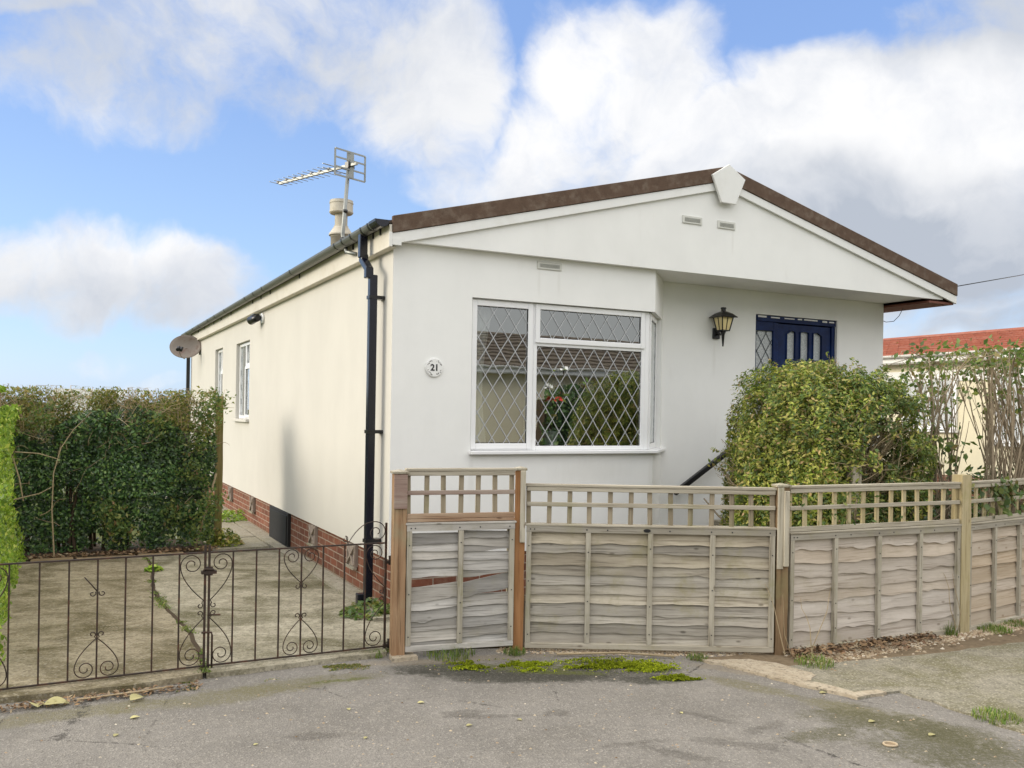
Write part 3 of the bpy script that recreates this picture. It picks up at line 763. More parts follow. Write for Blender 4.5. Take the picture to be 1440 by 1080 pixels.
d_ = m_.build('downpipe', M['navy_gloss'], house, .006)
for z in (2.72, 1.55, .6):
    m_ = MB(); m_.box(-.142,-.0,py-.041,py+.041,z,z+.03).box(-.03,-.002,py-.05,py+.072,z+.003,z+.027); m_.build('pipe_bracket', M['black_plastic'], d_)
m_ = MB(); m_.box(-.1,-.03,13.02,13.09,.0,3.2); m_.build('downpipe', M['black_plastic'], house)
m_ = MB(); m_.box(6.66,6.72,.66,.72,3.0,3.15); m_.tube([hh for hh in [(6.69,.69,3.02),(6.72,.6,2.97),(6.80,.55,2.98),(6.86,.52,3.05),(6.9,.5,3.14)]], .004, 5); m_.build('cable_clip', M['black_plastic'], house)

# ---- windows
def frame_mb(mb, P, s0, s1, z0, z1, w, d0, d1):
    """rectangular frame of profile w between depths; P maps (s, depth, z) to a point"""
    def bx(a, b, c, e):
        vs = [P(a,d0,c),P(b,d0,c),P(b,d1,c),P(a,d1,c),P(a,d0,e),P(b,d0,e),P(b,d1,e),P(a,d1,e)]
        mb.add(vs, [(0,3,2,1),(4,5,6,7),(0,1,5,4),(1,2,6,5),(2,3,7,6),(3,0,4,7)])
    bx(s0,s0+w,z0,z1); bx(s1-w,s1,z0,z1); bx(s0+w,s1-w,z0,z0+w); bx(s0+w,s1-w,z1-w,z1)
def pane(P, s0, s1, z0, z1, d, mat, parent, name='pane'):
    m_ = MB(); 
    vs = [P(s0,d,z0),P(s1,d,z0),P(s1,d+.006,z0),P(s0,d+.006,z0),P(s0,d,z1),P(s1,d,z1),P(s1,d+.006,z1),P(s0,d+.006,z1)]
    m_.add([P(s0,d,z0),P(s1,d,z0),P(s1,d,z1),P(s0,d,z1)], [(0,1,2,3)])
    return m_.build(name, mat, parent)
def gasket(P, s0, s1, z0, z1, d, parent):
    m_ = MB(); frame_mb(m_, P, s0-.004, s1+.004, z0-.004, z1+.004, .009, d-.002, d+.002); return m_.build('gasket', M['black_plastic'], parent)
def diamonds(P, s0, s1, z0, z1, pw, ph, d, w, mat, parent, ox=0.0, oz=0.0):
    m_ = MB()
    k = ph/pw
    for sg in (1, -1):
        lo = -int((z1-z0)/ph)-3; hi = int((s1-s0)/pw)+int((z1-z0)/ph)+4
        for i in range(lo, hi):
            # line: s = s0 + ox + i*pw + sg*(z-z0-oz)/k
            f = lambda z: s0+ox+i*pw+sg*(z-z0-oz)/k
            g = lambda s: z0+oz+(s-s0-ox-i*pw)*k*sg
            cand = []
            for z in (z0, z1):
                s = f(z)
                if s0-1e-6 <= s <= s1+1e-6: cand.append((s, z))
            for s in (s0, s1):
                z = g(s)
                if z0-1e-6 <= z <= z1+1e-6: cand.append((s, z))
            cand = sorted(set((round(a,5), round(b,5)) for a, b in cand))
            if len(cand) < 2: continue
            (a0,b0), (a1,b1) = cand[0], cand[-1]
            L = math.hypot(a1-a0, b1-b0)
            if L < .02: continue
            nx, nz = -(b1-b0)/L*w/2, (a1-a0)/L*w/2; dd = d - (.004 if sg > 0 else .0055)
            m_.add([P(a0+nx,dd,b0+nz),P(a1+nx,dd,b1+nz),P(a1-nx,dd,b1-nz),P(a0-nx,dd,b0-nz)], [(0,1,2,3)])
    return m_.build('leading', mat, parent)
Pf = lambda s, d, z: (s, d, z)
cd = Vector((.52,.57,0)).normalized(); cn = Vector((-cd.y, cd.x, 0))
Pc = lambda s, d, z: (bayA[0] + cd.x*s + cn.x*d, bayA[1] + cd.y*s + cn.y*d, z)
m_ = MB()
frame_mb(m_, Pf, .748, 1.395, 1.405, 2.772, .052, .045, .115)
frame_mb(m_, Pf, 1.3955, 2.655, 1.405, 2.772, .040, .045, .115)
m_.box(1.4355,2.615,.048,.112,2.375,2.415)
frame_mb(m_, Pf, 1.41, 2.642, 2.405, 2.765, .048, .030, .0445)        # proud opening light at the top
frame_mb(m_, Pf, .762, 1.382, 1.42, 2.76, .050, .030, .0445)           # proud casement
m_.prism([(2.655,.045),(2.70,.045),(2.752,.102),(2.73,.16),(2.655,.115)], 'z', 1.405, 2.772)
frame_mb(m_, Pc, .085, .66, 1.405, 2.772, .055, .045, .115)
bw = m_.build('bay_window', M['upvc'], house, .005, 2)
m_ = MB(); m_.prism([(.735,.12),(.735,-.055),(2.76,-.055),(3.31,.548),(3.23,.62),(2.72,.12)], 'z', 1.372, 1.404); m_.build('sill', M['upvc'], bw, .006, 2)
PW, PH = .150, .226
for (s0,s1,z0,z1,d,ox,oz) in ((.812,1.332,1.472,2.708,.05,.02,.05),(1.460,2.592,2.455,2.716,.05,.06,.1),(1.4365,2.614,1.446,2.374,.062,.03,.02)):
    p_ = pane(Pf, s0, s1, z0, z1, d, M['glass'], bw); gasket(Pf, s0, s1, z0, z1, d, bw)
    diamonds(Pf, s0, s1, z0, z1, PW, PH, d, .0072, M['lead'], bw, ox, oz)
pane(Pc, .142, .605, 1.462, 2.715, .06, M['glass'], bw); gasket(Pc, .142, .605, 1.462, 2.715, .06, bw)
diamonds(Pc, .142, .605, 1.462, 2.715, PW, PH, .06, .0072, M['lead'], bw)
# side windows (outside is -x): s runs back along the wall
Ps = lambda s, d, z: (d, s, z)
for (b0,b1,z0,z1) in ((6.405,7.525,1.595,2.785),(8.885,9.715,1.595,2.815)):
    m_ = MB(); mid = b0+(b1-b0)*.5
    frame_mb(m_, Ps, b0, b1, z0, z1, .05, .05, .12); m_.box(.05,.12,mid-.03,mid+.03,z0+.05,z1-.05); m_.box(.05,.12,b0+.05,mid-.03,z0+.80,z0+.86)
    frame_mb(m_, Ps, b0+.02, mid-.005, z0+.02, z0+.815, .045, .032, .0495)
    w_ = m_.build('side_window', M['upvc'], house, .004)
    m_ = MB(); m_.box(-.05,.05,b0-.03,b1+.03,z0-.045,z0-.004); m_.build('sill', M['render_side'], w_, .004)
    for (a0,a1,c0,c1,dd) in ((b0+.07,mid-.05,z0+.07,z0+.765,.055),(b0+.05,mid-.03,z0+.86,z1-.05,.075),(mid+.03,b1-.05,z0+.05,z1-.05,.075)):
        pane(Ps, a0, a1, c0, c1, dd, M['glass'], w_); diamonds(Ps, a0, a1, c0, c1, .15, .226, dd, .009, M['dark_lead'], w_)
    m_ = MB(); nn = 40
    vs = []
    for k in range(nn+1):
        y = b0+.03+(b1-b0-.06)*k/nn; x = .17+.012*math.sin(k*1.9)
        vs += [(x,y,z0),(x,y,z1)]
    m_.add(vs, [(2*k,2*k+2,2*k+3,2*k+1) for k in range(nn)], True); m_.build('net_curtain', M['net'], w_)

# ---- front door with leaded sidelight and weathered head rail, in the set-back wall
D0 = .60
dr = MB()
dr.box(4.562,4.60,D0,D0+.07,.862,2.928).box(4.86,4.93,D0,D0+.07,.862,2.855).box(5.79,5.843,D0,D0+.07,.862,2.855).box(4.60,4.86,D0,D0+.07,2.75,2.855).box(4.60,4.86,D0,D0+.07,.862,1.2)
fd = dr.build('front_door', M['blue_door'], house, .004)
m_ = MB(); m_.box(4.60,5.843,D0-.01,D0+.07,2.858,2.926); rnd = random.Random(11)
x = 4.61
while x < 5.80:
    L = .05+rnd.random()*.17
    m_.box(x, min(5.83,x+L), D0-.014, D0-.011, 2.895+rnd.random()*.008, 2.912+rnd.random()*.008, mi=1); x += L+.03+rnd.random()*.08
m_.build('head_rail', [M['blue_door'], M['bargeboard']], fd)
# door leaf with three arched lights
def leaf_panel():
    m_ = MB(); X0, X1, ZB, ZT = 4.935, 5.785, .87, 2.845; d0, d1 = D0+.02, D0+.06
    lights = [(5.085,5.215,2.735,2.765),(5.298,5.432,2.765,2.765),(5.505,5.640,2.765,2.735)]
    zb = 2.44
    m_.box(X0,lights[0][0],d0,d1,ZB,ZT); m_.box(lights[2][1],X1,d0,d1,ZB,ZT)
    m_.box(lights[0][1],lights[1][0],d0,d1,zb,ZT); m_.box(lights[1][1],lights[2][0],d0,d1,zb,ZT)
    m_.box(lights[0][0],lights[2][1],d0,d1,ZB,zb)
    for a, b, za, zc in lights:
        m_.prism([(a,ZT),(b,ZT),(b,zc-.0),((a+b)/2,max(za,zc)+.012),(a,za)], 'y', d0, d1)
        for (p, q) in (((a,za),((a+b)/2,max(za,zc)+.012)), (((a+b)/2,max(za,zc)+.012),(b,zc))):
            m_.beam((p[0],d0-.004,p[1]),(q[0],d0-.004,q[1]),.012,.014,(0,1,0))
        m_.box(a-.012,a,d0-.01,d0-.001,zb,za); m_.box(b,b+.012,d0-.01,d0-.001,zb,zc)
    m_.box(5.02,5.70,d0-.008,d0-.001,1.02,1.06).box(5.02,5.70,d0-.008,d0-.001,2.32,2.36)
    o = m_.build('door_leaf', M['blue_door'], fd)
    for a, b, za, zc in lights:
        g = MB(); g.box(a-.004,b+.004,D0+.042,D0+.05,zb-.01,2.79); g.build('pane', M['obscure'], o)
    k = MB(); k.tube([(5.73,d0-.045,1.85),(5.73,d0,1.85)], .014, 10); k.box(5.715,5.745,d0-.006,d0-.002,1.75,1.95); k.box(5.72,5.74,d0-.055,d0-.04,1.83,1.86); k.build('handle', M['alloy'], o)
leaf_panel()
pane(Pf, 4.60, 4.86, 1.2, 2.75, D0+.03, M['obscure'], fd); diamonds(Pf, 4.60, 4.86, 1.2, 2.75, .138, .215, D0+.03, .009, M['dark_lead'], fd, .03, .02)
m_ = MB(); m_.box(4.52,5.88,.44,.60,.80,.859); m_.build('doorstep', M['slab'], house)

# ---- flue on the left slope
FX, FY = .58, 3.65
fz = ztop(FX)
p = MB(); p.lathe((FX,FY,0), [(.125,fz-.1),(.125,3.905),(.130,3.905),(.130,3.93)], 24)
fl = p.build('flue', M['flue'], house)
p = MB(); p.lathe((FX,FY,0), [(.145,3.925),(.15,3.93),(.15,3.945),(.088,4.04),(.088,4.05),(.078,4.052),(.078,4.22),(.0,4.22)], 36, 0, False); p.build('collar', M['flue'], fl)
p = MB(); p.lathe((FX,FY,0), [(.0,4.20),(.135,4.20),(.148,4.215),(.148,4.228),(.143,4.23),(.143,4.325),(.148,4.327),(.148,4.342),(.143,4.344),(.143,4.365),(.12,4.37),(.0,4.37)], 36, 0, False); p.build('cowl', M['flue'], fl)

# ================================================================== THINGS ON THE HOUSE
# number plaque
pl = empty('house_number_plaque', hw(.388,-.001,2.132), HR, 'round white ceramic plaque with number 21 on the front wall', 'house number')
def disc(mb, r, y0, y1, n=40, cx=0, cz=0):
    mb.prism([(cx+r*math.cos(2*PI*k/n), cz+r*math.sin(2*PI*k/n)) for k in range(n)], 'y', y0, y1)
m_ = MB(); disc(m_, .083, -.012, 0); disc(m_, .077, -.016, -.0125); m_.build('plate', M['ceramic'], pl, .004, 2)
rnd = random.Random(5)
for q in range(4):
    m_ = MB()
    for k in range(9):
        a = PI/4 + q*PI/2 + (k-4)*.11 + rnd.uniform(-.03,.03); rr = .064+rnd.uniform(-.006,.006)
        disc(m_, .0025+rnd.random()*.003, -.0168, -.0162, 7, rr*math.cos(a), rr*math.sin(a))
    m_.build('flower_motif', M['grey_ink'], pl)
cu = bpy.data.curves.new('number_text', 'FONT'); cu.body = '21'; cu.size = .078; cu.align_x = 'CENTER'; cu.align_y = 'CENTER'; cu.extrude = .0008; cu.offset = .0024
to = bpy.data.objects.new('tmp', cu); C.objects.link(to)
me = to.to_mesh().copy(); bpy.data.objects.remove(to)
me.name = 'number'; me.materials.clear(); me.materials.append(M['ink'])
no = bpy.data.objects.new('number', me); C.objects.link(no); no.parent = pl; no.rotation_euler = (R(90),0,0); no.location = (0,-.0172,-.002)

# wall lantern
ln = empty('wall_lantern', hw(3.975,.57,2.735), HR, 'black wall lantern with amber panes beside the front door', 'lamp')
yc = -.13
def sq(r, z): return [(-r,yc-r,z),(r,yc-r,z),(r,yc+r,z),(-r,yc+r,z)]
m_ = MB()
def loft(mb, rings, cap0=True, cap1=True):
    n = len(rings[0]); vs = [p for r_ in rings for p in r_]; fs = []
    for i in range(len(rings)-1):
        for k in range(n): fs.append((i*n+k, i*n+(k+1)%n, (i+1)*n+(k+1)%n, (i+1)*n+k))
    if cap0: fs.append(tuple(range(n-1,-1,-1)))
    if cap1: fs.append(tuple((len(rings)-1)*n+k for k in range(n)))
    mb.add(vs, fs)
loft(m_, [sq(.108,.10), sq(.112,.105), sq(.07,.145), sq(.03,.168), sq(.018,.172), sq(.018,.20), sq(.024,.203), sq(.018,.215)])
m_.build('hood', M['black_plastic'], ln)
m_ = MB(); loft(m_, [sq(.046,-.04), sq(.072,.10)], True, True); m_.build('lamp_shade', M['gold'], ln)
m_ = MB()
for sx in (-1,1):
    for sy in (-1,1): m_.beam((sx*.048,yc+sy*.048,-.045),(sx*.076,yc+sy*.076,.103),.012,.012)
for k in range(4):
    a = ((-1,-1),(1,-1),(1,1),(-1,1))
    (x0,y0),(x1,y1) = a[k], a[(k+1)%4]; m_.beam((x0*.048,yc+y0*.048,-.042),(x1*.048,yc+y1*.048,-.042),.012,.012)
m_.beam((0,yc-.047,-.045),(0,yc-.075,.103),.009,.006); m_.beam((-.047,yc,-.045),(-.075,yc,.103),.006,.009)
m_.build('cage', M['black_plastic'], ln)
m_ = MB(); m_.tube([(0,yc,-.05),(0,yc,-.075),(0,yc,-.10),(0,yc,-.215)], [.035,.022,.017,.008], 10); m_.build('finial', M['black_plastic'], ln)
m_ = MB(); m_.box(-.045,.045,-.03,-.001,-.125,-.005); m_.tube([(0,-.02,-.07),(0,-.06,-.085),(0,-.10,-.075),(0,yc,-.055)], .012, 8); m_.build('bracket', M['black_plastic'], ln, .006)

# security light
sl_ = empty('security_light', hw(0,5.42,3.02), HR, 'small black spotlight on a white round base under the side eave', 'light')
m_ = MB(); m_.tube([(0,0,0),(-.03,0,0)], [.075,.07], 20); m_.build('base', M['upvc'], sl_)
m_ = MB(); m_.tube([(-.03,0,.0),(-.075,.03,0)], .018, 8); m_.tube([(-.075,-.02,.0),(-.10,.10,-.01),(-.13,.22,-.02)], [.045,.05,.062], 14); m_.box(-.135,-.055,.0,.26,.045,.055); m_.build('spotlight', M['black_plastic'], sl_)

# satellite dish on the far corner
DP = hw(-.26,11.75,2.96)
ds = empty('satellite_dish', DP, 0, 'brownish grey mesh satellite dish on the far end of the side wall', 'satellite dish')
fac = Vector((.12,-1,.32)).normalized(); up_ = (Vector((0,0,1)) - fac*fac.z).normalized(); rt_ = up_.cross(fac)
def dp(x, z, d): return tuple(rt_*x + up_*z + fac*d)
m_ = MB(); nr, na = 8, 40; vs = []
for i in range(nr+1):
    for k in range(na):
        r_ = i/nr; x = .305*r_*math.cos(2*PI*k/na); z = .245*r_*math.sin(2*PI*k/na); vs.append(dp(x, z, .09*r_*r_))
fs = [(i*na+k, i*na+(k+1)%na, (i+1)*na+(k+1)%na, (i+1)*na+k) for i in range(nr) for k in range(na)]
m_.add(vs, fs, True); m_.tube([dp(.305*math.cos(2*PI*k/na), .245*math.sin(2*PI*k/na), .09) for k in range(na+1)], .006, 6, False)
o = m_.build('reflector', M['dish'], ds); sd_ = o.modifiers.new('thickness','SOLIDIFY'); sd_.thickness = .004
m_ = MB(); m_.tube([dp(0,-.25,.06), dp(-.03,-.27,.2), dp(-.06,-.16,.38)], .011, 6); m_.build('arm', M['dish'], ds)
m_ = MB(); m_.tube([dp(-.06,-.20,.42), dp(-.06,-.12,.34)], .035, 10); m_.tube([dp(-.0,-.21,.41), dp(0,-.13,.34)], .03, 10); m_.build('receiver', M['black_plastic'], ds)
m_ = MB(); bk = hw(0,11.62,2.92) - DP; m_.tube([dp(0,0,-.01), dp(.02,0,-.08), tuple(bk+Vector((-.05,0,0))), tuple(bk)], .02, 8)
m_.beam(tuple(bk+Vector((0,0,-.09))), tuple(bk+Vector((0,0,.09))), .07, .03); m_.build('bracket', M['alloy'], ds)

# television aerial
AP = hw(-.10,1.2,3.22)
ae = empty('television_aerial', AP, 0, 'grey television aerial on a cranked pole clamped to the eave', 'aerial')
def aw(u, v_, Y):
    du, dv = u-720, 582-v_
    return Vector(((du-dv*.01623)/1247*Y, Y, 1.74+(du*.01623+dv)/1247*Y))
Ya = 8.61
foot = hw(-.08,.80,3.20); k1 = Vector((-1.672,Ya,3.395)); top = Vector((-1.622,Ya,4.155))
m_ = MB(); m_.tube([foot-AP, (foot*.7+k1*.3)-AP+Vector((-.05,0,-.02)), k1-AP+Vector((.012,0,-.03)), k1-AP+Vector((0,0,.06)), top-AP], .019, 10); m_.build('mast', M['alloy'], ae)
m_ = MB(); m_.tube([k1-AP+Vector((.004,0,.0)), k1-AP+Vector((.004,0,.03))], .026, 10); m_.tube([k1-AP+Vector((.022,0,.27)), k1-AP+Vector((.022,0,.30))], .024, 10); m_.build('clamp', M['black_plastic'], ae)
bd = Vector((math.sin(R(-50)), math.cos(R(-50)), 0)); el = Vector((math.cos(R(-50)), -math.sin(R(-50)), 0))
hub = top + Vector((0,0,-.03)) - AP
m_ = MB(); m_.beam(hub-bd*.12, hub+bd*1.13, .024, .024)
for k in range(7):
    c_ = hub + bd*(.30+.14*k); m_.beam(c_-el*.018+Vector((0,0,.016)), c_+el*.018+Vector((0,0,.016)), .03, .02, mi=1)
m_.beam(hub-el*.03, hub+el*.05, .05, .06, mi=1)
m_.build('boom', [M['alloy'], M['black_plastic']], ae)
m_ = MB()
for k in range(11):
    c_ = hub + bd*(.30+.085*k) + Vector((0,0,.0)); L = .15-.004*k
    m_.tube([c_-el*L, c_+el*L], .0035, 5)
c_ = hub + bd*.2
for dz in (-.02,.02): m_.tube([c_-el*.16+Vector((0,0,dz)), c_+el*.16+Vector((0,0,dz))], .005, 6)
m_.build('director_rods', M['alloy'], ae)
m_ = MB(); rc = hub - bd*.02
hx, hz = .185, .125
for dz in (-hz,-hz*.36,hz*.36,hz): m_.beam(rc-el*hx+Vector((0,0,dz)), rc+el*hx+Vector((0,0,dz)), .006, .016)
for dx in (-hx,hx): m_.beam(rc+el*dx+Vector((0,0,-hz)), rc+el*dx+Vector((0,0,hz)), .018, .006)
m_.beam(rc+Vector((0,0,-hz)), rc+Vector((0,0,hz)), .07, .008); m_.build('reflector', M['alloy'], ae)

# overhead cable from the right eave
m_ = MB(); p0 = hw(7.08,-.05,3.36); p1 = Vector((26, 30, 9.5)); pts = []
for k in range(13):
    q = p0.lerp(p1, k/12); q.z -= .6*4*(k/12)*(1-k/12)*.5; pts.append(q)
m_.tube(pts, .006, 5); tag(m_.build('overhead_cable', M['black_plastic']), 'thin dark cable running off the low end of the roof into the sky', 'cable')

# vase with flowers, and curtains, behind the bay window
vs_ = empty('flower_vase', hw(1.68,.20,1.40), HR, 'white vase of red and white flowers standing inside the bay window', 'vase')
m_ = MB(); m_.lathe((0,0,0), [(.0,.0),(.05,.0),(.055,.01),(.06,.06),(.075,.17),(.078,.18),(.07,.18),(.05,.1),(.0,.02)], 20); m_.build('vase', M['ceramic'], vs_)
m_ = MB(); rnd = random.Random(9); heads = []
for k in range(16):
    p_ = wander((0,0,.2), (rnd.gauss(0,.4), rnd.gauss(0,.25), 1), .28+rnd.random()*.32, 5, rnd, .1); m_.tube(p_, .004, 4, False); heads.append(p_[-1])
m_.build('flower_stems', M['bark_dark'], vs_)
for nm, mat_, lst in (('red_blooms', M['flower_red'], heads[:6]), ('white_blooms', M['flower_white'], heads[6:12])):
    m_ = MB()
    for h_ in lst:
        for k in range(9):
            a = rnd.random()*6.28; e = rnd.random()*1.4; d_ = Vector((math.cos(a)*math.cos(e), math.sin(a)*math.cos(e), math.sin(e)))
            s_ = d_.orthogonal().normalized(); u_ = d_.cross(s_); q = h_ + d_*.012
            m_.add([q, q+s_*.02+d_*.02, q+d_*.035, q-s_*.02+d_*.02], [(0,1,2,3)])
    m_.build(nm, mat_, vs_)
r_ = np.random.default_rng(3); pts_ = np.array([tuple(heads[i % 16]*(.55+.4*random.Random(i).random())) for i in range(150)]) + r_.normal(0,.03,(150,3))
pts_[:,2] += .06
leaves('flower_leaves', pts_, .06, M['leaf_shrub'], vs_, None, 1, 5, .4)
def drape(x0, x1, z0, z1, y, taper, name, label):
    m_ = MB(); n = 24; vs = []
    for k in range(n+1):
        for j in range(9):
            t_ = j/8; x = x0+(x1-x0)*k/n; x = x0 + (x-x0)*(1-taper*math.sin(PI*min(1,t_*1.1))*.6)
            vs.append((x, y+.025*math.sin(k*1.5)+.01*math.sin(k*.7+j), z1+(z0-z1)*t_))
    m_.add(vs, [(k*9+j, k*9+j+1, (k+1)*9+j+1, (k+1)*9+j) for k in range(n) for j in range(8)], True)
    o = m_.build(name, M['curtain']); o.location = HC; o.rotation_euler = (0,0,HR)
    sd_ = o.modifiers.new('thickness','SOLIDIFY'); sd_.thickness = .004
    return tag(o, label, 'curtain')
drape(.70, 1.02, 1.0, 2.76, .17, .5, 'curtain', 'white curtain drawn aside behind the narrow bay window light')

# ================================================================== FENCE
P1 = Vector((-.788,6.279,0)); P2 = Vector((.070,6.545,0)); P3 = Vector((1.989,6.518,0)); P4 = Vector((3.704,7.287,0)); P5 = Vector((5.20,8.33,0))
def board(mb, x0, x1, zb0, zb1, zt0, zt1, rnd, y=0.0, amp=.006, th=.011, tilt=.022, n=16, ends=(0,0)):
    """one lap board: wavy lower edge kicked out over the board below"""
    ph = rnd.random()*6.28; ph2 = rnd.random()*6.28; fr = 2+rnd.random()*3
    kx = x0 + (x1-x0)*rnd.random(); kd = rnd.uniform(-.022,.016) if rnd.random() < .75 else 0; kx2 = x0 + (x1-x0)*rnd.random()
    vs = []
    for i in range(n+1):
        k = i/n; x = x0+(x1-x0)*k
        zb = zb0+(zb1-zb0)*k + amp*(math.sin(ph+fr*x*3)+.6*math.sin(ph2+fr*x*7.3)) + kd*math.exp(-((x-kx)/.045)**2) - .6*kd*math.exp(-((x-kx2)/.03)**2)
        zt = zt0+(zt1-zt0)*k
        vs += [(x,y-tilt,zb),(x,y-th*.3,zt),(x,y+th*.7,zt),(x,y-tilt+th,zb)]
    fs = []
    for i in range(n):
        a = i*4; b = a+4
        for k in range(4): fs.append((a+k, b+k, b+(k+1)%4, a+(k+1)%4))
    fs += [(0,1,2,3), (n*4+3,n*4+2,n*4+1,n*4)]
    mb.add(vs, fs)

def fence_panel(A, B, label, z0, z1, nb, mats, seed, inset=.045, broken=False, battens=None, rows=11, badge=False, group='lap panels of the front fence'):
    d = (B-A); L = d.length - 2*inset; ang = math.atan2(d.y, d.x); o = A + d.normalized()*inset
    r_ = empty('garden_fence', (o.x, o.y, 0), ang, label, 'fence panel', group)
    rnd = random.Random(seed); dz = B.z - A.z
    bw_ = .036; xs = battens or [L*k/nb for k in range(1, nb)]
    edges = [0.0] + xs + [L]
    mb = MB()
    if not broken:
        zs = [z0+.03]; 
        H_ = (z1-.05)-zs[0]
        ws = [1+rnd.uniform(-.18,.18) for _ in range(rows)]; s_ = sum(ws)
        for w in ws: zs.append(zs[-1]+H_*w/s_)
        for k in range(rows):
            a_, b_ = rnd.uniform(-.006,.006), rnd.uniform(-.006,.006)
            board(mb, .004, L-.004, zs[k]+a_, zs[k]+b_, zs[k+1]+.022, zs[k+1]+.022, rnd, amp=.0045 if rows > 8 else .0085 if rows == 8 else .002, n=max(40,int(L*40)), y=-.0)
    else:
        # left bay and right bay as the boards have slipped
        mx = xs[0]
        Lb = [(.045,.05,.115,.12),(.11,.115,.19,.195),(.185,.19,.265,.275),(.255,.265,.335,.355),(.325,.35,.40,.43),(.38,.42,.475,.515),
              (.565,.57,.645,.645),(.635,.635,.70,.70),(.69,.695,.76,.765),(.75,.752,.81,.81),(.80,.80,.87,.87)]
        Rb = [(.055,.075,.125,.145),(.12,.14,.20,.215),(.195,.21,.275,.285),(.27,.28,.345,.36),(.34,.355,.42,.425),(.415,.46,.50,.575),
              (.555,.585,.62,.645),(.60,.605,.685,.69),(.675,.68,.735,.722),(.742,.752,.81,.81),(.79,.77,.84,.83),(.85,.83,.885,.87)]
        for q in Lb: board(mb, .004, mx, q[0], q[1], q[2]+.008, q[3]+.008, rnd, amp=.003, n=14)
        for q in Rb: board(mb, mx, L-.004, q[0], q[1], q[2]+.008, q[3]+.008, rnd, amp=.004, n=14)
    mb.build('lap_boards', mats[0], r_)
    for i, x in enumerate([bw_/2+.002] + xs + [L-bw_/2-.002]):
        m_ = MB(); j = rnd.uniform(-.004,.004); m_.box(x-bw_/2,x+bw_/2,-.046,-.018,z0+.042,z1-.047)
        if i in (0, len(xs)+1): m_.box(x-bw_/2,x+bw_/2,.010,.032,z0+.01,z1-.02)
        for zz in (z0+.10+rnd.random()*.06, z0+.30+rnd.random()*.2, z1-.12-rnd.random()*.08): m_.box(x-.004,x+.004,-.0475,-.0455,zz-.004,zz+.004,1)
        m_.build('batten', [mats[1], M['ink']], r_)
    m_ = MB()
    for x in [.03,.06]+[q+o_ for q in xs for o_ in (-.012,.14)]+[L-.04]: m_.box(x-.0045,x+.0045,-.0485,-.0465,z1-.03,z1-.021,1)
    m_.box(0,L,-.047,-.014,z1-.046,z1-.003); m_.box(0,L,.010,.03,z1-.046,z1-.004); m_.build('top_rail', [mats[2], M['ink']], r_)
    m_ = MB(); m_.box(-.01,L+.01,-.052,.036,z1-.002,z1+.013); m_.build('capping', mats[2], r_, .003)
    m_ = MB(); m_.box(0,L,-.046,-.012,z0,z0+.041); m_.build('bottom_rail', mats[2], r_, .004)
    if badge:
        m_ = MB(); m_.prism([(L*.485+.026*math.cos(2*PI*k/20)**1, z1-.024+.013*math.sin(2*PI*k/20)) for k in range(20)], 'y', -.051, -.0475); m_.build('maker_badge', M['black_plastic'], r_)
    return r_

def trellis(A, B, label, z0, z1, n, mats, seed, inset=.045, y=-.005, bottom=True, cap=True):
    d = (B-A); L = d.length - 2*inset; ang = math.atan2(d.y, d.x); o = A + d.normalized()*inset
    r_ = empty('fence_trellis', (o.x, o.y, 0), ang, label, 'trellis', 'trellis strips along the top of the fence')
    rnd = random.Random(seed)
    zm = z0+(z1-z0)*.53
    m_ = MB(); m_.box(.0,L,y-.030,y-.010,z1-.045,z1-.012); m_.build('rail', mats[0], r_, .003)
    if cap: m_ = MB(); m_.box(-.012,L+.012,y-.036,y+.022,z1-.011,z1+.008); m_.build('capping', mats[0], r_, .003)
    m_ = MB(); m_.box(.0,L,y-.030,y-.010,zm-.017,zm+.014); m_.build('rail', mats[3] if len(mats) > 3 else mats[0], r_, .003)
    if bottom: m_ = MB(); m_.box(.0,L,y-.030,y-.010,z0,z0+.036); m_.build('rail', mats[2] if len(mats) > 2 else mats[0], r_, .003)
    for k in range(n):
        x = .018 + (L-.036)*k/(n-1) + rnd.uniform(-.004,.004); t_ = rnd.uniform(-.006,.006)
        m_ = MB(); m_.beam((x,y,z0-.0),(x+t_,y,z1-.012),.034,.0185,(0,1,0)); m_.build('slat', mats[1], r_, .002)
    return r_

def post(P, w, h, mat, label, capo=None, batten=None, twist=0.0, split=False, seed=1):
    r_ = empty('fence_post', (P.x,P.y,0), twist, label, 'fence post')
    m_ = MB(); rnd = random.Random(seed)
    rings = []; n = 12
    for i in range(n+1):
        z = -.05 + (h+.05)*i/n; j = [rnd.uniform(-.0025,.0025) for _ in range(4)]; s = w/2
        g = .006 if split else 0.0
        rings.append([(-s+j[0],-s,z),(-g*2,-s+j[1],z),(0,-s+(.014 if split else .0005),z),(g*2,-s+j[1],z),(s+j[1],-s,z),(s,s+j[2],z),(-s,s+j[3],z)])
    vs = [p for q in rings for p in q]; k7 = 7
    fs = [(i*k7+k, i*k7+(k+1)%k7, (i+1)*k7+(k+1)%k7, (i+1)*k7+k) for i in range(n) for k in range(k7)]
    fs += [tuple(range(k7-1,-1,-1)), tuple(n*k7+k for k in range(k7))]
    m_.add(vs, fs); m_.build('shaft', mat, r_, .005)
    if capo:
        s = w/2+.012; m_ = MB(); m_.box(-s,s,-s,s,h+.001,h+.016); 
        m_.add([(-s,-s,h+.0162),(s,-s,h+.0162),(s,s,h+.0162),(-s,s,h+.0162),(0,0,h+.030)], [(0,1,4),(1,2,4),(2,3,4),(3,0,4)]); m_.build('cap', capo, r_, .002)
    if batten:
        x, zb, zt, mt = batten; m_ = MB(); m_.box(x-.019,x+.019,-w/2-.028,-w/2-.002,zb,zt); m_.build('batten', mt, r_, .003)
    return r_
a12 = math.atan2((P2-P1).y, (P2-P1).x)
p1 = post(P1, .094, 1.305, M['post_orange'], 'split orange brown fence post beside the iron gate', M['wood_v'], None, a12, True, 2)
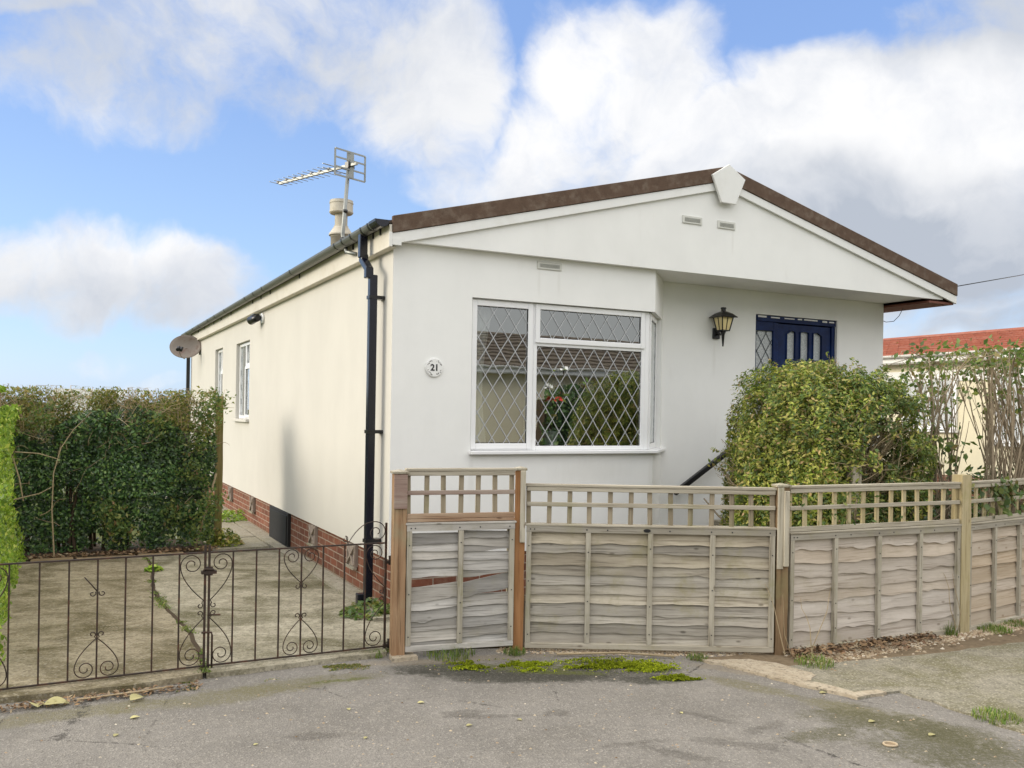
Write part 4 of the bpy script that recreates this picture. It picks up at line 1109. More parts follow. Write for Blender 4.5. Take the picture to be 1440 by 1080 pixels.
m_ = MB(); m_.box(-.0475,.0475,-.060,-.0475,1.06,1.30); m_.build('faded_board', M['rail_pink'], p1, .002)
post(P2, .072, 1.325, M['post_stain'], 'slim stained orange post between the tall broken panel and the low panel', M['wood_v'], (.018,.80,1.325,M['wood_v']), .05, False, 3)
p3 = post(P3, .088, 1.235, M['post_dark'], 'capped dark based post in front of the round bush', M['wood_v'], (.018,.66,1.21,M['wood_v']), .1, False, 4)
m_ = MB(); m_.box(-.046,.0,-.056,-.0455,.64,1.234); m_.build('faded_board', M['wood_v'], p3, .002)
post(P4, .104, 1.300, M['post_tan'], 'thick square tan post without a cap between the two pinkish panels', None, None, .42, False, 5)
post(P5, .10, 1.300, M['post_tan'], 'square tan post at the far end of the fence', None, None, .5, False, 6)
W_ = (M['wood_h'], M['wood_v'], M['wood_hr'])
fence_panel(P1, P2, 'tall narrow grey panel with slipped and broken boards beside the gate', .045, .945, 2, (M['wood_silver'], M['wood_v'], M['wood_silver']), 21, .05, True, [.395])
trellis(P1, P2, 'highest trellis strip with orange lower rails above the broken panel', .985, 1.335, 7, (M['wood_hr'], M['wood_slat'], M['rail_orange'], M['rail_pink']), 31, .05)
m_ = MB(); L12 = (P2-P1).length-.10
m_.box(.0,L12,-.036,-.004,.9605,.983)
o_ = [o for o in bpy.data.objects if o.name.startswith('fence_trellis')][0]; m_.build('rail', M['rail_orange'], o_, .003)
fence_panel(P2, P3, 'wide grey weathered lap panel with a small oval badge on its top rail', .025, .925, 4, W_, 22, .05, False, None, 11, True)
trellis(P2, P3, 'long low trellis strip in front of the bay window wall', .925, 1.222, 13, (M['wood_hr'], M['wood_slat']), 32, .05, bottom=False)
fence_panel(P3, P4, 'pinkish grey lap panel with wavy boards below the round bush', .01, .89, 4, (M['wood_h_pale'], M['wood_v'], M['wood_hr']), 23, .055, False, None, 8)
trellis(P3, P4, 'greenish trellis strip with bush leaves poking through it', .905, 1.235, 13, (M['wood_hr'], M['post_tan']), 33, .055)
fence_panel(P4, P5, 'tan lap panel with straight boards at the far end of the fence', .005, .89, 4, (M['wood_h_tan'], M['wood_v'], M['wood_hr']), 24, .055, False, None, 7)
trellis(P4, P5, 'trellis strip with ivy at the far end of the fence', .905, 1.235, 13, (M['wood_hr'], M['post_tan']), 34, .055)
# nail heads
def nails():
    pass
m_ = MB(); m_.prism(ragged([(-.075,-.085),(.11,-.07),(.10,.06),(-.07,.06)], .04, .006, rn2), 'z', -.05, .028)
o = m_.build('post_footing', M['patch']); o.location = (P1.x+.03,P1.y-.02,0); o.rotation_euler = (0,0,a12)
tag(o, 'rough concrete footing at the base of the split orange post', 'footing')
# an old grey post standing behind the pinkish panel
post(P3.lerp(P4,.63)+Vector((-.20,.42,0)), .085, 1.36, M['wood_v'], 'old grey post standing behind the greenish trellis strip', None, None, .2, False, 8)

# ================================================================== IRON GATES
def spiral(cx, cz, r0, r1, a0, turns, n=26):
    return [(cx+(r0+(r1-r0)*k/n)*math.cos(a0+turns*2*PI*k/n), 0, cz+(r0+(r1-r0)*k/n)*math.sin(a0+turns*2*PI*k/n)) for k in range(n+1)]
def heart_half(x, z, sx, sz, w, h):
    """from a small curl at the apex down a slant into an inward spiral at the foot"""
    r0 = w*.47; cx, cz = w-r0, r0*.98
    pts = [(w*.30+.016*math.cos(a), 0, h*.93+.016*math.sin(a)) for a in [(-.2+k*.65) for k in range(0,8)]][::-1]
    pts = spiral(.026, h*1.0, .007, .02, -1.6, .9, 12)
    P0 = Vector(pts[-1]); Q0 = Vector((.004,0,h*.90)); Q1 = Vector((w*1.02,0,h*.50)); Q2 = Vector((w,0,r0))
    pts = pts + [tuple(Q0)]
    for k in range(1, 10):
        t_ = k/10; pts.append(tuple(Q0*(1-t_)**2 + Q1*2*t_*(1-t_) + Q2*t_*t_))
    pts += spiral(cx, cz, r0, r0*.22, 0, -1.55, 30)
    return [(x+sx*p[0], p[1], z+sz*p[2]) for p in pts]
def gate(hinge, inner, label, flip):
    """hinge and inner are ground points of the two stiles; x runs from inner to hinge"""
    d = hinge-inner; L = d.length; ang = math.atan2(d.y, d.x)
    r_ = empty('iron_gate', (inner.x, inner.y, 0), ang, label, 'gate', 'iron drive gates')
    zb, zt = .05, .80; yy = 0
    m_ = MB()
    m_.beam((-.007,0,zt-.005),(L+.007,0,zt-.005),.016,.010); m_.beam((-.007,0,zb),(L+.007,0,zb),.014,.010)
    m_.beam((0,0,zb-.03),(0,0,zt+.045),.014,.014,(0,1,0)); m_.beam((L,0,zb-.02),(L,0,zt+(.14 if flip else .02)),.014,.014,(0,1,0))
    m_.build('frame', M['iron'], r_)
    n = 8
    for k in range(1, n):
        x = L*k/n; m_ = MB(); m_.beam((x,0,zb+.005),(x,0,zt-.010),.010,.010,(0,1,0)); m_.build('bar', M['iron'], r_)
    g = L/n; hgt = .33
    def sc(pts, y=.0):
        m_ = MB(); m_.tube([(p[0], y, p[2]) for p in pts], .0036, 5); m_.build('scroll', M['iron'], r_)
    xm = L/2
    for s in (1,-1):
        sc(heart_half(xm, zb+.006, s, 1, g*.78, .27))
        if flip: sc(heart_half(xm, zt-.012, s, -1, g*.78, .26))
    if not flip:
        for s in (1,-1): sc([(xm+s*p[0], 0, p[2]) for p in spiral(.028, zt-.22, .02, .006, 2.6, .95, 14)])
        m_ = MB(); m_.tube([(xm,0,zt-.21),(xm+.03,0,zt-.17),(xm+.075,0,zt-.115)], .0042, 5); m_.build('scroll', M['iron'], r_)
    for x0, s in ((0,1),(L,-1)):
        sc([(x0+s*(g-.004-(p[0])) , 0, p[2]) for p in heart_half(0, zb+.006, 1, 1, g*.92, .36)] if False else heart_half(x0+s*.004, zb+.006, s, 1, g*.93, .34))
        sc(heart_half(x0+s*.004, zt-.012, s, -1, g*.93, .34))
    # crest by the hinge
    x1 = L
    crest = spiral(x1-g*2-.0, zt+.035, .006, .026, 2.0, .9, 12)
    A_, B_, C_ = Vector((x1-g*1.85,0,zt+.004)), Vector((x1-g*1.2,0,zt+.17)), Vector((x1-g*.45,0,zt+.15))
    for k in range(0, 9):
        t_ = k/8; crest.append(tuple(A_*(1-t_)**2+B_*2*t_*(1-t_)+C_*t_*t_))
    crest += spiral(x1-g*.48, zt+.075, .075, .016, PI*.5, -1.4, 28)
    if flip: sc(crest)
    return r_, L
gi = Vector((*W2(-1.634,-1.105),0)); gh = Vector((*W2(-.405,-1.105),0))
gR, LR = gate(gh, gi + (gh-gi).normalized()*.012, 'rusty iron gate leaf with scrolls hinged on the split orange post', True)
gh2 = Vector((*W2(-2.93,-1.14),0))
gL, LL = gate(gh2, gi - (gi-gh2).normalized()*.014, 'iron gate leaf with flaking black bars beside the lime hedge', False)
# latch, drop bolt and hinges
m_ = MB(); m_.box(-.05,.045,-.022,.02,.655,.675); m_.tube([(-.045,-.01,.665),(-.03,-.02,.69),(.02,-.02,.685),(.04,-.01,.66)], .008, 6); m_.box(-.02,.02,-.018,.018,.645,.70); m_.build('latch', M['iron'], gR)
m_ = MB(); m_.tube([(.022,-.012,.01),(.022,-.012,.25),(.018,-.012,.268),(-.02,-.012,.272),(-.045,-.012,.272)], .007, 6); m_.tube([(0,-.008,.385),(.07,-.03,.385)], .006, 6); m_.build('drop_bolt', M['iron'], gR)
m_ = MB()
for z in (.055,.655):
    m_.box(LR-.01,LR+.075,-.012,.012,z-.01,z+.01); m_.tube([(LR+.03,0,z-.02),(LR+.03,0,z+.045)], .009, 8); m_.box(LR+.045,LR+.052,-.02,.02,z-.10,z+.03)
m_.build('hinge', M['iron'], gR)

# ================================================================== STEPS AND HANDRAIL
st = empty('entrance_steps', hw(4.0,-.25,0), HR, 'concrete steps rising along the wall to the navy front door behind the bush', 'steps')
for k in range(4):
    m_ = MB(); m_.box(-.55+.26*k, -.55+.26*(k+1)-.001, -.05, .80, 0, .20+.20*k); m_.build('step', M['slab'], st, .008)
m_ = MB(); m_.box(.49,2.1,-.35,.81,0,.80); m_.build('landing', M['slab'], st, .008)
hr = empty('handrail', hw(3.45,.50,.62), HR, 'sloping black handrail on the wall beside the round bush', 'handrail')
m_ = MB(); m_.beam((-.10,-.06,.30),(.95,-.06,.94),.045,.055); m_.build('rail', M['black_plastic'], hr, .006, 2)
for x in (.05,.75):
    m_ = MB(); m_.tube([(x,.07,.36+.61*x-.05),(x,-.06,.36+.61*x)], .012, 8); m_.build('bracket', M['black_plastic'], hr)

# ================================================================== PLANTS
nr_ = np.random.default_rng(42)
def hl(a, b, z):  # house-local arrays -> world
    return np.stack([HC.x+a*HT.x+b*HS.x, HC.y+a*HT.y+b*HS.y, z], axis=1)

# --- the dark hedge across the end of the drive
hd = empty('overgrown_hedge', hw(-2.2,4.4,0), 0, 'tall overgrown dark green hedge with bare twigs along its top', 'hedge')
off = np.array(hd.location)
N = 70000
a = nr_.uniform(-3.75,-.80,N); z = nr_.uniform(.06,1.95,N)
dep = np.abs(nr_.normal(0,.20,N)); 
p = hl(a, 4.02+dep, z)
front = vnoise(p, 3.2, 1)*.11 + .10*(z < .7) + .16*np.clip((a+3.0)/-.6,0,1)*(z < 1.6)
p = hl(a, 4.02+dep+front+np.where(z > 1.6, .10*(z-1.6)/.4, 0), z)
dn = vnoise(p, 5.5, 2) + .55*vnoise(p, 14, 3)
thr = np.where(z < .75, -.12, -.35) + np.where(z > 1.55, .35, 0) + np.where(a < -3.1, .15, 0)
keep = dn > thr
dark = keep & (z < 1.60+.18*np.sin(a*3+1)+.1*vnoise(p,4,9)) & ~((a < -3.05) & (nr_.random(N) < .35))
nrm = np.tile(np.array(-HS)*.9+np.array((-.2,0,.6)), (N,1))
leaves('dark_foliage', (p-off)[dark], .045, M['leaf_dark'], hd, nrm[dark], .75, 11, .52, .2, .4, .3)
olive = keep & ~dark
N2 = 15000
a2 = nr_.uniform(-3.75,-.76,N2); z2 = nr_.uniform(1.42,1.96,N2); b2 = nr_.uniform(4.0,4.7,N2)
p2 = hl(a2,b2,z2 + .035*vnoise(hl(a2,b2,z2*0),5,4)); k2 = (vnoise(p2,6,5)+.5*vnoise(p2,17,6) > .25)
pp = np.concatenate([p[olive], p2[k2]])
leaves('olive_foliage', pp-off, .036, M['leaf_olive'], hd, None, 1, 12, .5, .2, .45)
# a few yellow-green sprigs over the dark face and at the post end
N3 = 2600; cs = [(-1.05,1.35),(-1.1,1.0),(-.95,1.65),(-1.3,.5),(-1.5,1.55),(-2.0,.55),(-.9,.6),(-1.0,.3),(-2.7,1.62),(-3.3,.45),(-.85,1.85),(-1.9,.35)]
ci = nr_.integers(0,len(cs),N3); cc = np.array(cs)[ci]
p3 = hl(cc[:,0]+nr_.normal(0,.09,N3), 3.93+nr_.normal(0,.05,N3)+.03, np.clip(cc[:,1]+nr_.normal(0,.09,N3), .08, 2.0))
leaves('green_sprigs', p3-off, .045, M['leaf_shrub'], hd, np.tile(np.array(-HS), (N3,1)), 1, 14, .5)
m_ = MB(); rnd = random.Random(17)
for _ in range(1150):
    q = hw(rnd.uniform(-3.75,-.8), rnd.uniform(3.98,4.6), rnd.uniform(1.25,1.85)); d_ = Vector((rnd.gauss(0,.7), rnd.gauss(-.1,.4), rnd.uniform(.1,1)))
    pts = wander(q, d_, rnd.uniform(.15,.42), 4, rnd, .28); pts = [Vector((x.x,x.y,min(x.z,1.98))) - Vector(off) for x in pts]
    r0 = rnd.uniform(.002,.006); m_.tube(pts, [r0*(1-.7*k/4) for k in range(5)], 4, False)
for _ in range(40):
    q = hw(rnd.uniform(-3.75,-2.9) if rnd.random() < .6 else rnd.uniform(-2.9,-.85), rnd.uniform(3.92,4.2), rnd.uniform(.2,1.4)); d_ = Vector((rnd.gauss(0,.8), rnd.gauss(-.1,.3), rnd.uniform(-.2,1)))
    pts = [x-Vector(off) for x in wander(q, d_, rnd.uniform(.2,.6), 5, rnd, .3)]; r0 = rnd.uniform(.002,.006); m_.tube(pts, [r0*(1-.6*k/5) for k in range(6)], 4, False)
big = [[(-2.55,3.86,.06),(-2.58,3.84,.6),(-2.57,3.84,1.0),(-2.5,3.85,1.28),(-2.38,3.88,1.48),(-2.2,3.95,1.68)],
       [(-3.15,3.84,1.18),(-2.95,3.82,1.24),(-2.72,3.84,1.22),(-2.54,3.85,1.16)],
       [(-3.2,3.83,.62),(-2.95,3.82,.72),(-2.7,3.84,.78),(-2.56,3.86,.86)],
       [(-3.1,3.84,1.95),(-3.08,3.83,1.5),(-3.12,3.85,1.0)],[(-3.0,3.84,1.3),(-2.9,3.83,.95),(-2.86,3.86,.7)]]
for pl_ in big: m_.tube([hw(*q)-Vector(off) for q in pl_], [.0085-.001*k for k in range(len(pl_))], 6, False)
m_.build('bare_twigs', M['twig'], hd)
m_ = MB()
for k in range(26):
    q = hw(rnd.uniform(-3.6,-1.25), rnd.uniform(4.25,4.7), .0); pts = wander(q, (0,0,1), 1.6, 7, rnd, .07, .1); m_.tube([x-Vector(off) for x in pts], [.022-.002*i for i in range(8)], 6, False)
m_.build('stems', M['bark_dark'], hd)
tag(leaves('leaf_litter', np.stack([*(lambda q: (q[:,0],q[:,1]))(hl(nr_.uniform(-3.6,-.8,900), nr_.uniform(3.78,4.05,900), np.zeros(900))), nr_.uniform(.055,.085,900)],axis=1), .05, M['litter'], None, np.tile((0,0,1.),(900,1)), .6, 16, .5), 'brown dead leaves along the foot of the dark hedge', 'leaf litter', kind='stuff')
for (x0,x1,lab) in ((-2.78,-2.36,'short buff edging stone at the foot of the hedge beside the lime hedge'),(-2.33,-1.72,'long buff edging stone at the foot of the hedge, middle of the row'),(-1.70,-1.2,'buff edging stone at the foot of the hedge nearest the timber post')):
    m_ = MB(); m_.box(x0,x1,-.05,.05,-.02,.065+.012*math.sin(x0*9)); o = m_.build('edging_stone', M['stone'], None, .012, 2); o.location = hw(0,3.78,.0); o.rotation_euler = (0,0,HR); tag(o, lab, 'edging stone', 'stones edging the flower bed')
po = post(hw(-.743,4.30,0), .085, 1.90, M['post_moss'], 'tall mossy green timber post at the end of the dark hedge', None, None, HR, False, 12)
m_ = MB()
for z in (.42,.62,.82): m_.box(-.55,-.045,.0,.02,z,z+.05)
m_.build('rail', M['wood_v'], po)
m_ = MB(); q0, q1 = hw(-1.05,4.0,.05), hw(-.80,4.12,.95); m_.tube([q0,q0.lerp(q1,.5)+Vector((.01,0,0)),q1], .014, 7); tag(m_.build('garden_stake', M['twig']), 'thin pale stake leaning against the mossy timber post', 'stake')

# --- the clipped lime hedge on the left of the drive
lh = empty('lime_hedge', hw(-3.3,1.8,0), 0, 'bright lime green clipped hedge running beside the drive', 'hedge')
off = np.array(lh.location); N = 30000
b = nr_.uniform(-.75,4.0,N); th = nr_.uniform(-.2,PI*.75,N)
hx = .42*np.cos(np.clip(th,0,PI)); hz = np.where(th < .75, nr_.uniform(.05,1.72,N), 1.67+.30*np.sin(th))
ww = np.where(th < .75, .42, hx)
a = -3.42 + ww + nr_.normal(0,.02,N)
p = hl(a,b,hz); bulge = vnoise(p,4.2,21)*.05 + vnoise(p,13,22)*.025
p = hl(a+bulge + .10*np.clip((.7-hz)/.7,0,1), b, hz+bulge*.7*(hz > 1.35))
nrm = np.where((th < .75)[:,None], np.array(HT)[None,:], np.array((0,0,1.))[None,:])
leaves('foliage', p-off, .055, M['leaf_lime'], lh, nrm, .8, 23, .55, .2, .4, .4)
m_ = MB()
for k in range(60):
    q = hw(-3.5+rnd.uniform(-.15,.15), rnd.uniform(-.7,4), 0); m_.tube([x-Vector(off) for x in wander(q,(0,0,1),1.4,6,rnd,.12,.1)], [.014-.0015*i for i in range(7)], 5, False)
m_.build('stems', M['bark_dark'], lh)

# --- the round bush behind the fence
BC = np.array((2.83,8.05,1.05)); BR = np.array((.93,.82,1.24))
bs = empty('round_bush', (BC[0],BC[1],0), 0, 'large rounded yellow green bush behind the fence in front of the door', 'bush')
off = np.array(bs.location)
def ball(N, seed, r0=.55, holes=-.35, lump=.10):
    r = np.random.default_rng(seed); d = r.normal(size=(N,3)); d /= np.linalg.norm(d,axis=1)[:,None]
    sq_ = (np.abs(d)**3.0).sum(axis=1)**(-1/3.0)       # boxier than a ball, clipped flat-ish
    rr = r0+(1-r0)*r.random(N)**.45
    pn = d*2
    L = sq_*.93*(1+lump*vnoise(pn*1.0,2.2,seed+1)+.04*vnoise(pn,7,seed+2))
    q = d*(rr*L)[:,None]
    den = vnoise(q*1.0,5.2,seed+3)+.5*vnoise(q,13,seed+4)
    return q, d, rr, den
q, d, rr, den = ball(190000, 51)
keep = (den > -.70+.55*(rr < .75)) & ~((q[:,0] > .1) & (q[:,2] < .6) & (q[:,2] > -.3) & (den < .05) & (q[:,1] < .3))
p = BC + q*BR; keep &= p[:,2] > .15
fy = P3.y+(p[:,0]-P3.x)*(.769/1.715)             # keep the crown behind the fence, bar a few sprigs
keep &= (p[:,1] > fy+.10)
lowr = (q[:,0] < -.1)
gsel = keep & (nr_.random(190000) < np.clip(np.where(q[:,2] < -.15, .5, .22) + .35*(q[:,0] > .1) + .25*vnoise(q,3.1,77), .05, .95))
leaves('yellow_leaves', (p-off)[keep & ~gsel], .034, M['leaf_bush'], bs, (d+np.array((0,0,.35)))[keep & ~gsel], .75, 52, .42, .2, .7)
N = 1300; tt = nr_.random(N)*.62+.02; sp_ = np.stack([P3.x+(P4.x-P3.x)*tt, P3.y+(P4.y-P3.y)*tt, nr_.uniform(.92,1.2,N)],axis=1) + nr_.normal(0,.03,(N,3))+np.array((0,.03,0))
kk = (vnoise(sp_,9,61) > .05) & (sp_[:,2] > .91)      # sprigs that come through the trellis
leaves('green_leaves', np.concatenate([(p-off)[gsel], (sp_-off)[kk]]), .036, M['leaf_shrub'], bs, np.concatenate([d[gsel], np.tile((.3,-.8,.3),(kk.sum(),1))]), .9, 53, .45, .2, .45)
m_ = MB(); rnd = random.Random(54)
for k in range(1500):
    dd = Vector((rnd.gauss(0,1),rnd.gauss(0,1),rnd.gauss(.35,.8))).normalized(); s0 = rnd.uniform(.35,.9)
    q0 = Vector(BC*np.array((1,1,.8))) + Vector(np.array(dd)*BR*s0); pts = wander(q0, dd+Vector((0,0,.35)), rnd.uniform(.25,.6), 5, rnd, .22)
    if any(((x.x-BC[0])/BR[0])**2+((x.y-BC[1])/BR[1])**2+((x.z-BC[2])/BR[2])**2 > 1.2 for x in pts): continue
    r0 = rnd.uniform(.003,.007); m_.tube([x-Vector(off) for x in pts], [r0*(1-.65*i/5) for i in range(6)], 4, False)
shoot = []
for k in range(110):
    dd = Vector((rnd.gauss(0,1),rnd.gauss(-.3,.8),rnd.gauss(.5,.7))).normalized()
    q0 = Vector(BC + np.array(dd)*BR*.86); pts = wander(q0, dd+Vector((0,0,.5)), rnd.uniform(.12,.28), 5, rnd, .15)
    if pts[-1].z < 1.2 or pts[-1].y < 7.2: continue
    m_.tube([x-Vector(off) for x in pts], [.0028-.0003*i for i in range(6)], 4, False)
    for x in pts[2:]: shoot += [tuple(x-Vector(off)+Vector((rnd.gauss(0,.018),rnd.gauss(0,.018),rnd.gauss(0,.015)))) for _ in range(4)]
leaves('shoot_leaves', shoot, .038, M['leaf_bush'], bs, None, 1, 57, .45, .2, .5)
m_.build('twigs', M['twig'], bs)
m_ = MB()
for k in range(22):
    q0 = Vector((BC[0]+rnd.gauss(0,.14), BC[1]+rnd.gauss(0,.12), 0)); dd = Vector((rnd.gauss(0,.5),rnd.gauss(0,.4),1))
    m_.tube([x-Vector(off) for x in wander(q0,dd,rnd.uniform(1.1,1.6),7,rnd,.13,.04)], [.022-.0022*i for i in range(8)], 6, False)
m_.build('stems', M['bark'], bs)
# --- the leggy shrub on the right
SC = Vector((4.45,8.25,0)); sb = empty('leggy_shrub', SC, 0, 'tall leggy shrub of bare grey stems with leaves only at its top', 'shrub')
rnd = random.Random(71); m_ = MB(); tips = []; mids = []
def limb(q, d_, L, r0, lev):
    n = 6; pts = wander(q, d_, L, n, rnd, .085, .055); pts = [Vector((max(x.x,3.66+.15*math.sin(x.z*7)),x.y,min(x.z,2.34+.05*math.sin(x.x*9)))) for x in pts]
    m_.tube([x-SC for x in pts], [r0*(1-.6*i/n) for i in range(n+1)], 6 if lev < 1 else 5, False)
    if lev < 2:
        for k in range(rnd.choice((3,3,4)) if lev == 0 else 2):
            i = rnd.randint(1, n-2); dd = (pts[i+1]-pts[i]).normalized()+Vector((rnd.gauss(0,.26),rnd.gauss(0,.24),.35))
            limb(pts[i], dd, L*rnd.uniform(.5,.8), r0*.6, lev+1)
    tips.append(pts[-1]); mids.extend(pts[2:])
for k in range(22):
    x = -.50+1.1*k/21; q0 = SC+Vector((x*.6+rnd.gauss(0,.06), rnd.gauss(0,.14), .0))
    limb(q0, (x*.42+rnd.gauss(0,.09), rnd.gauss(0,.08), 1), rnd.uniform(1.9,2.35), rnd.uniform(.010,.021), 0)
for k in range(22):
    x = .6+rnd.random()*1.7; q0 = SC+Vector((x, .5*x-.1+rnd.gauss(0,.15), 0)); limb(q0, (rnd.gauss(0,.14), rnd.gauss(0,.08), 1), rnd.uniform(2.0,2.45), rnd.uniform(.011,.022), 0)
m_.build('stems', M['bark'], sb)
tp = np.array([tuple(x) for x in tips]); mp_ = np.array([tuple(x) for x in mids])
hi = tp[tp[:,2] > 1.85]
lp = np.repeat(hi, 8, axis=0) + nr_.normal(0,.07,(len(hi)*8,3)); lp = lp[(lp[:,2] < 2.52) & (lp[:,0] > 3.62)]
lo = mp_[(mp_[:,2] < 1.6) & (mp_[:,2] > .6)]; lo = np.repeat(lo[nr_.random(len(lo)) < .6], 4, axis=0); lo = lo + nr_.normal(0,.08,(len(lo),3))
lo = lo[vnoise(lo,3.5,72) > np.where(lo[:,2] > 1.35, .35, -.1)]
leaves('top_leaves', lp-np.array(SC), .052, M['leaf_shrub'], sb, None, 1, 73, .62, .2, .5)
leaves('low_leaves', lo-np.array(SC), .075, M['leaf_shrub'], sb, None, 1, 74, .62, .2, .5)

# --- low dark evergreen growth and ivy at the fence
def clump(name, c, rad, N, mat, seed, label, cat, size, stems=True, group=None):
    r_ = empty(name, (c[0],c[1],0), 0, label, cat, group); rs = np.random.default_rng(seed)
    d = rs.normal(size=(N,3)); d /= np.linalg.norm(d,axis=1)[:,None]; q = d*(rs.random(N)**.4)[:,None]*np.array(rad)
    q[:,2] += c[2]; q = q[(q[:,2] > .05) & (vnoise(q,5,seed) > -.35)]
    leaves('foliage', q, size, mat, r_, None, 1, seed, .5)
    m = MB(); rr_ = random.Random(seed)
    for k in range(12):
        m.tube(wander((rr_.gauss(0,.1),rr_.gauss(0,.03),0),(rr_.gauss(0,.16),abs(rr_.gauss(0,.2)),1),c[2]+rad[2]*.5,5,rr_,.15), [.012-.0015*i for i in range(6)], 5, False)
    m.build('stems', M['bark_dark'], r_); return r_
clump('evergreen_shrub', (3.45,8.05,.85), (.42,.38,.55), 3600, M['leaf_dark'], 81, 'low dark evergreen shrub between the round bush and the leggy shrub', 'shrub', .05)
clump('evergreen_shrub', (5.0,9.0,.75), (.9,.4,.55), 4500, M['leaf_dark'], 82, 'low dark evergreen shrub below the leggy shrub stems', 'shrub', .055)
clump('evergreen_shrub', (2.75,7.45,.72), (.5,.18,.42), 3000, M['leaf_shrub'], 83, 'low green shrub pressed against the back of the greenish trellis', 'shrub', .055)
iv = empty('ivy', P4.lerp(P5,.35), 0, 'trailing ivy hanging over the trellis at the far end of the fence', 'ivy'); N = 230
tt = nr_.normal(.36,.10,N); p = np.stack([P4.x+(P5.x-P4.x)*tt, P4.y+(P5.y-P4.y)*tt-.03, 1.23-np.abs(nr_.normal(0,.12,N))],axis=1)+nr_.normal(0,.02,(N,3)); p = p[vnoise(p,7,85) > .0]
leaves('leaves', p-np.array(iv.location), .06, M['leaf_shrub'], iv, np.tile((.5,-.85,.2),(len(p),1)), .7, 86, .8, .1, .4, .8)
m_ = MB(); m_.tube([P4.lerp(P5,.2)+Vector((0,.03,.95))-iv.location, P4.lerp(P5,.3)+Vector((0,-.04,1.18))-iv.location, P4.lerp(P5,.42)+Vector((0,-.03,1.2))-iv.location, P4.lerp(P5,.46)+Vector((0,-.05,1.0))-iv.location], .004, 5); m_.build('vine', M['bark_dark'], iv)
for (x,y,s,lab) in ((3.6,7.15,1,'tall dry grass stem against the pinkish panel beside the thick tan post'),(2.03,6.42,2,'pale dry stem standing against the dark based post'),(2.16,6.36,3,'pale dry stem drooping beside the dark based post')):
    m_ = MB(); rr_ = random.Random(s+90)
    for k in range(2): m_.tube(wander((rr_.gauss(0,.02),rr_.gauss(0,.01),0),(rr_.gauss(0,.15),-.08,1),.42+.14*rr_.random(),6,rr_,.12), [.004-.0004*i for i in range(7)], 4, False)
    o = m_.build('dry_stem', M['twig']); o.location = (x,y,.03); tag(o, lab, 'dry stem')

# --- gravel, litter, grass, moss
def stones(name, n, place, size, mat, seed, label, cat):
    r = random.Random(seed); mb = MB()
    for _ in range(n):
        x, y, z = place(r); s = size*(.45+r.random()); a = r.random()*6.28; f = .5+.4*r.random()
        vs = []
        for k in range(5):
            t_ = a+k*1.2566+r.uniform(-.3,.3); vs.append((x+s*math.cos(t_)*(1+.4*r.random()), y+s*f*math.sin(t_), z))
        vs += [(x+r.uniform(-.3,.3)*s, y+r.uniform(-.3,.3)*s, z+s*.8)]
        mb.add(vs, [(k,(k+1)%5,5) for k in range(5)])
    return tag(mb.build(name, mat), label, cat, kind='stuff')
def on_seg(A, B, w, z, o=0.0):
    d = (B-A).normalized(); n = Vector((d.y,-d.x,0))
    def f(r):
        q = A.lerp(B, r.random()) + n*(o+w*(abs(r.gauss(0,.5)) if r.random() < .5 else r.random()*1.05)); return (q.x, q.y, z)
    return f
stones('gravel', 2000, on_seg(P2+Vector((-.15,0,0)), P3+Vector((.02,0,0)), .14, .0, -.06), .0085, M['gravel'], 5, 'pale gravel strewn along the foot of the wide grey panel', 'gravel')
stones('gravel', 9000, on_seg(P3, P5, .36, .011, -.02), .0115, M['gravel'], 6, 'gravel strip between the pinkish panel and the concrete pavement', 'gravel')
def scat(r):
    x = r.uniform(-2.8,3.6); return (x, r.uniform(4.2,6.2) , .0)
stones('grit', 500, scat, .006, M['gravel'], 7, 'loose grit scattered over the tarmac', 'grit')
N = 1000; tt = nr_.random(N)**1.3*.8; ofs = np.abs(nr_.normal(0,.12,N)); dx, dy = (P4-P3).x, (P4-P3).y; L_ = math.hypot(dx,dy)
p = np.stack([P3.x+dx*tt+dy/L_*ofs, P3.y+dy*tt-dx/L_*ofs, nr_.uniform(.028,.05,N)],axis=1)
tag(leaves('leaf_litter', p, .042, M['litter'], None, np.tile((0,0,1.),(N,1)), .55, 91, .55), 'brown dead leaves piled against the pinkish panel', 'leaf litter', kind='stuff')
N = 520; p = hl(nr_.uniform(-3.0,-1.7,N), -1.36-np.abs(nr_.normal(0,.05,N)), nr_.uniform(.005,.03,N))
tag(leaves('leaf_litter', p, .035, M['litter'], None, np.tile((0,0,1.),(N,1)), .55, 92, .35), 'dry leaves and bits collected along the drive lip below the gate', 'leaf litter', kind='stuff')
N = 60000; cs = np.array([(-.02,6.10,.30,.09),(-.22,6.09,.18,.07),(.12,6.11,.2,.07),(.72,6.17,.30,.10),(.95,6.12,.16,.07),(1.13,5.87,.12,.025),(.45,6.12,.2,.03)]); ci = nr_.integers(0,len(cs),N)
p = np.stack([cs[ci,0]+nr_.normal(0,.5,N)*cs[ci,2], cs[ci,1]+nr_.normal(0,.6,N)*cs[ci,3], nr_.uniform(.001,.006,N)],axis=1)
mn = vnoise(p*np.array((1,1.6,0)),12,95)+.7*vnoise(p*np.array((1,1.6,0)),33,96)+.5*vnoise(p*np.array((1,1.3,0)),80,94)
p[:,2] += .014*np.clip(mn,0,1.5); kk = mn > .0
tag(leaves('moss', p[kk], .013, M['moss'], None, np.tile((0,0,.6),(kk.sum(),1)), 1, 97, .6), 'bright yellow green moss on the tarmac in front of the fence', 'moss', kind='stuff')
N = 9000; p = hl(nr_.uniform(-2.1,-.5,N), -1.27-np.abs(nr_.normal(0,.07,N)), nr_.uniform(.001,.007,N)); kk = vnoise(p*np.array((1,1,0)),8,98)+.4*vnoise(p*np.array((1,1,0)),23,99) > .45
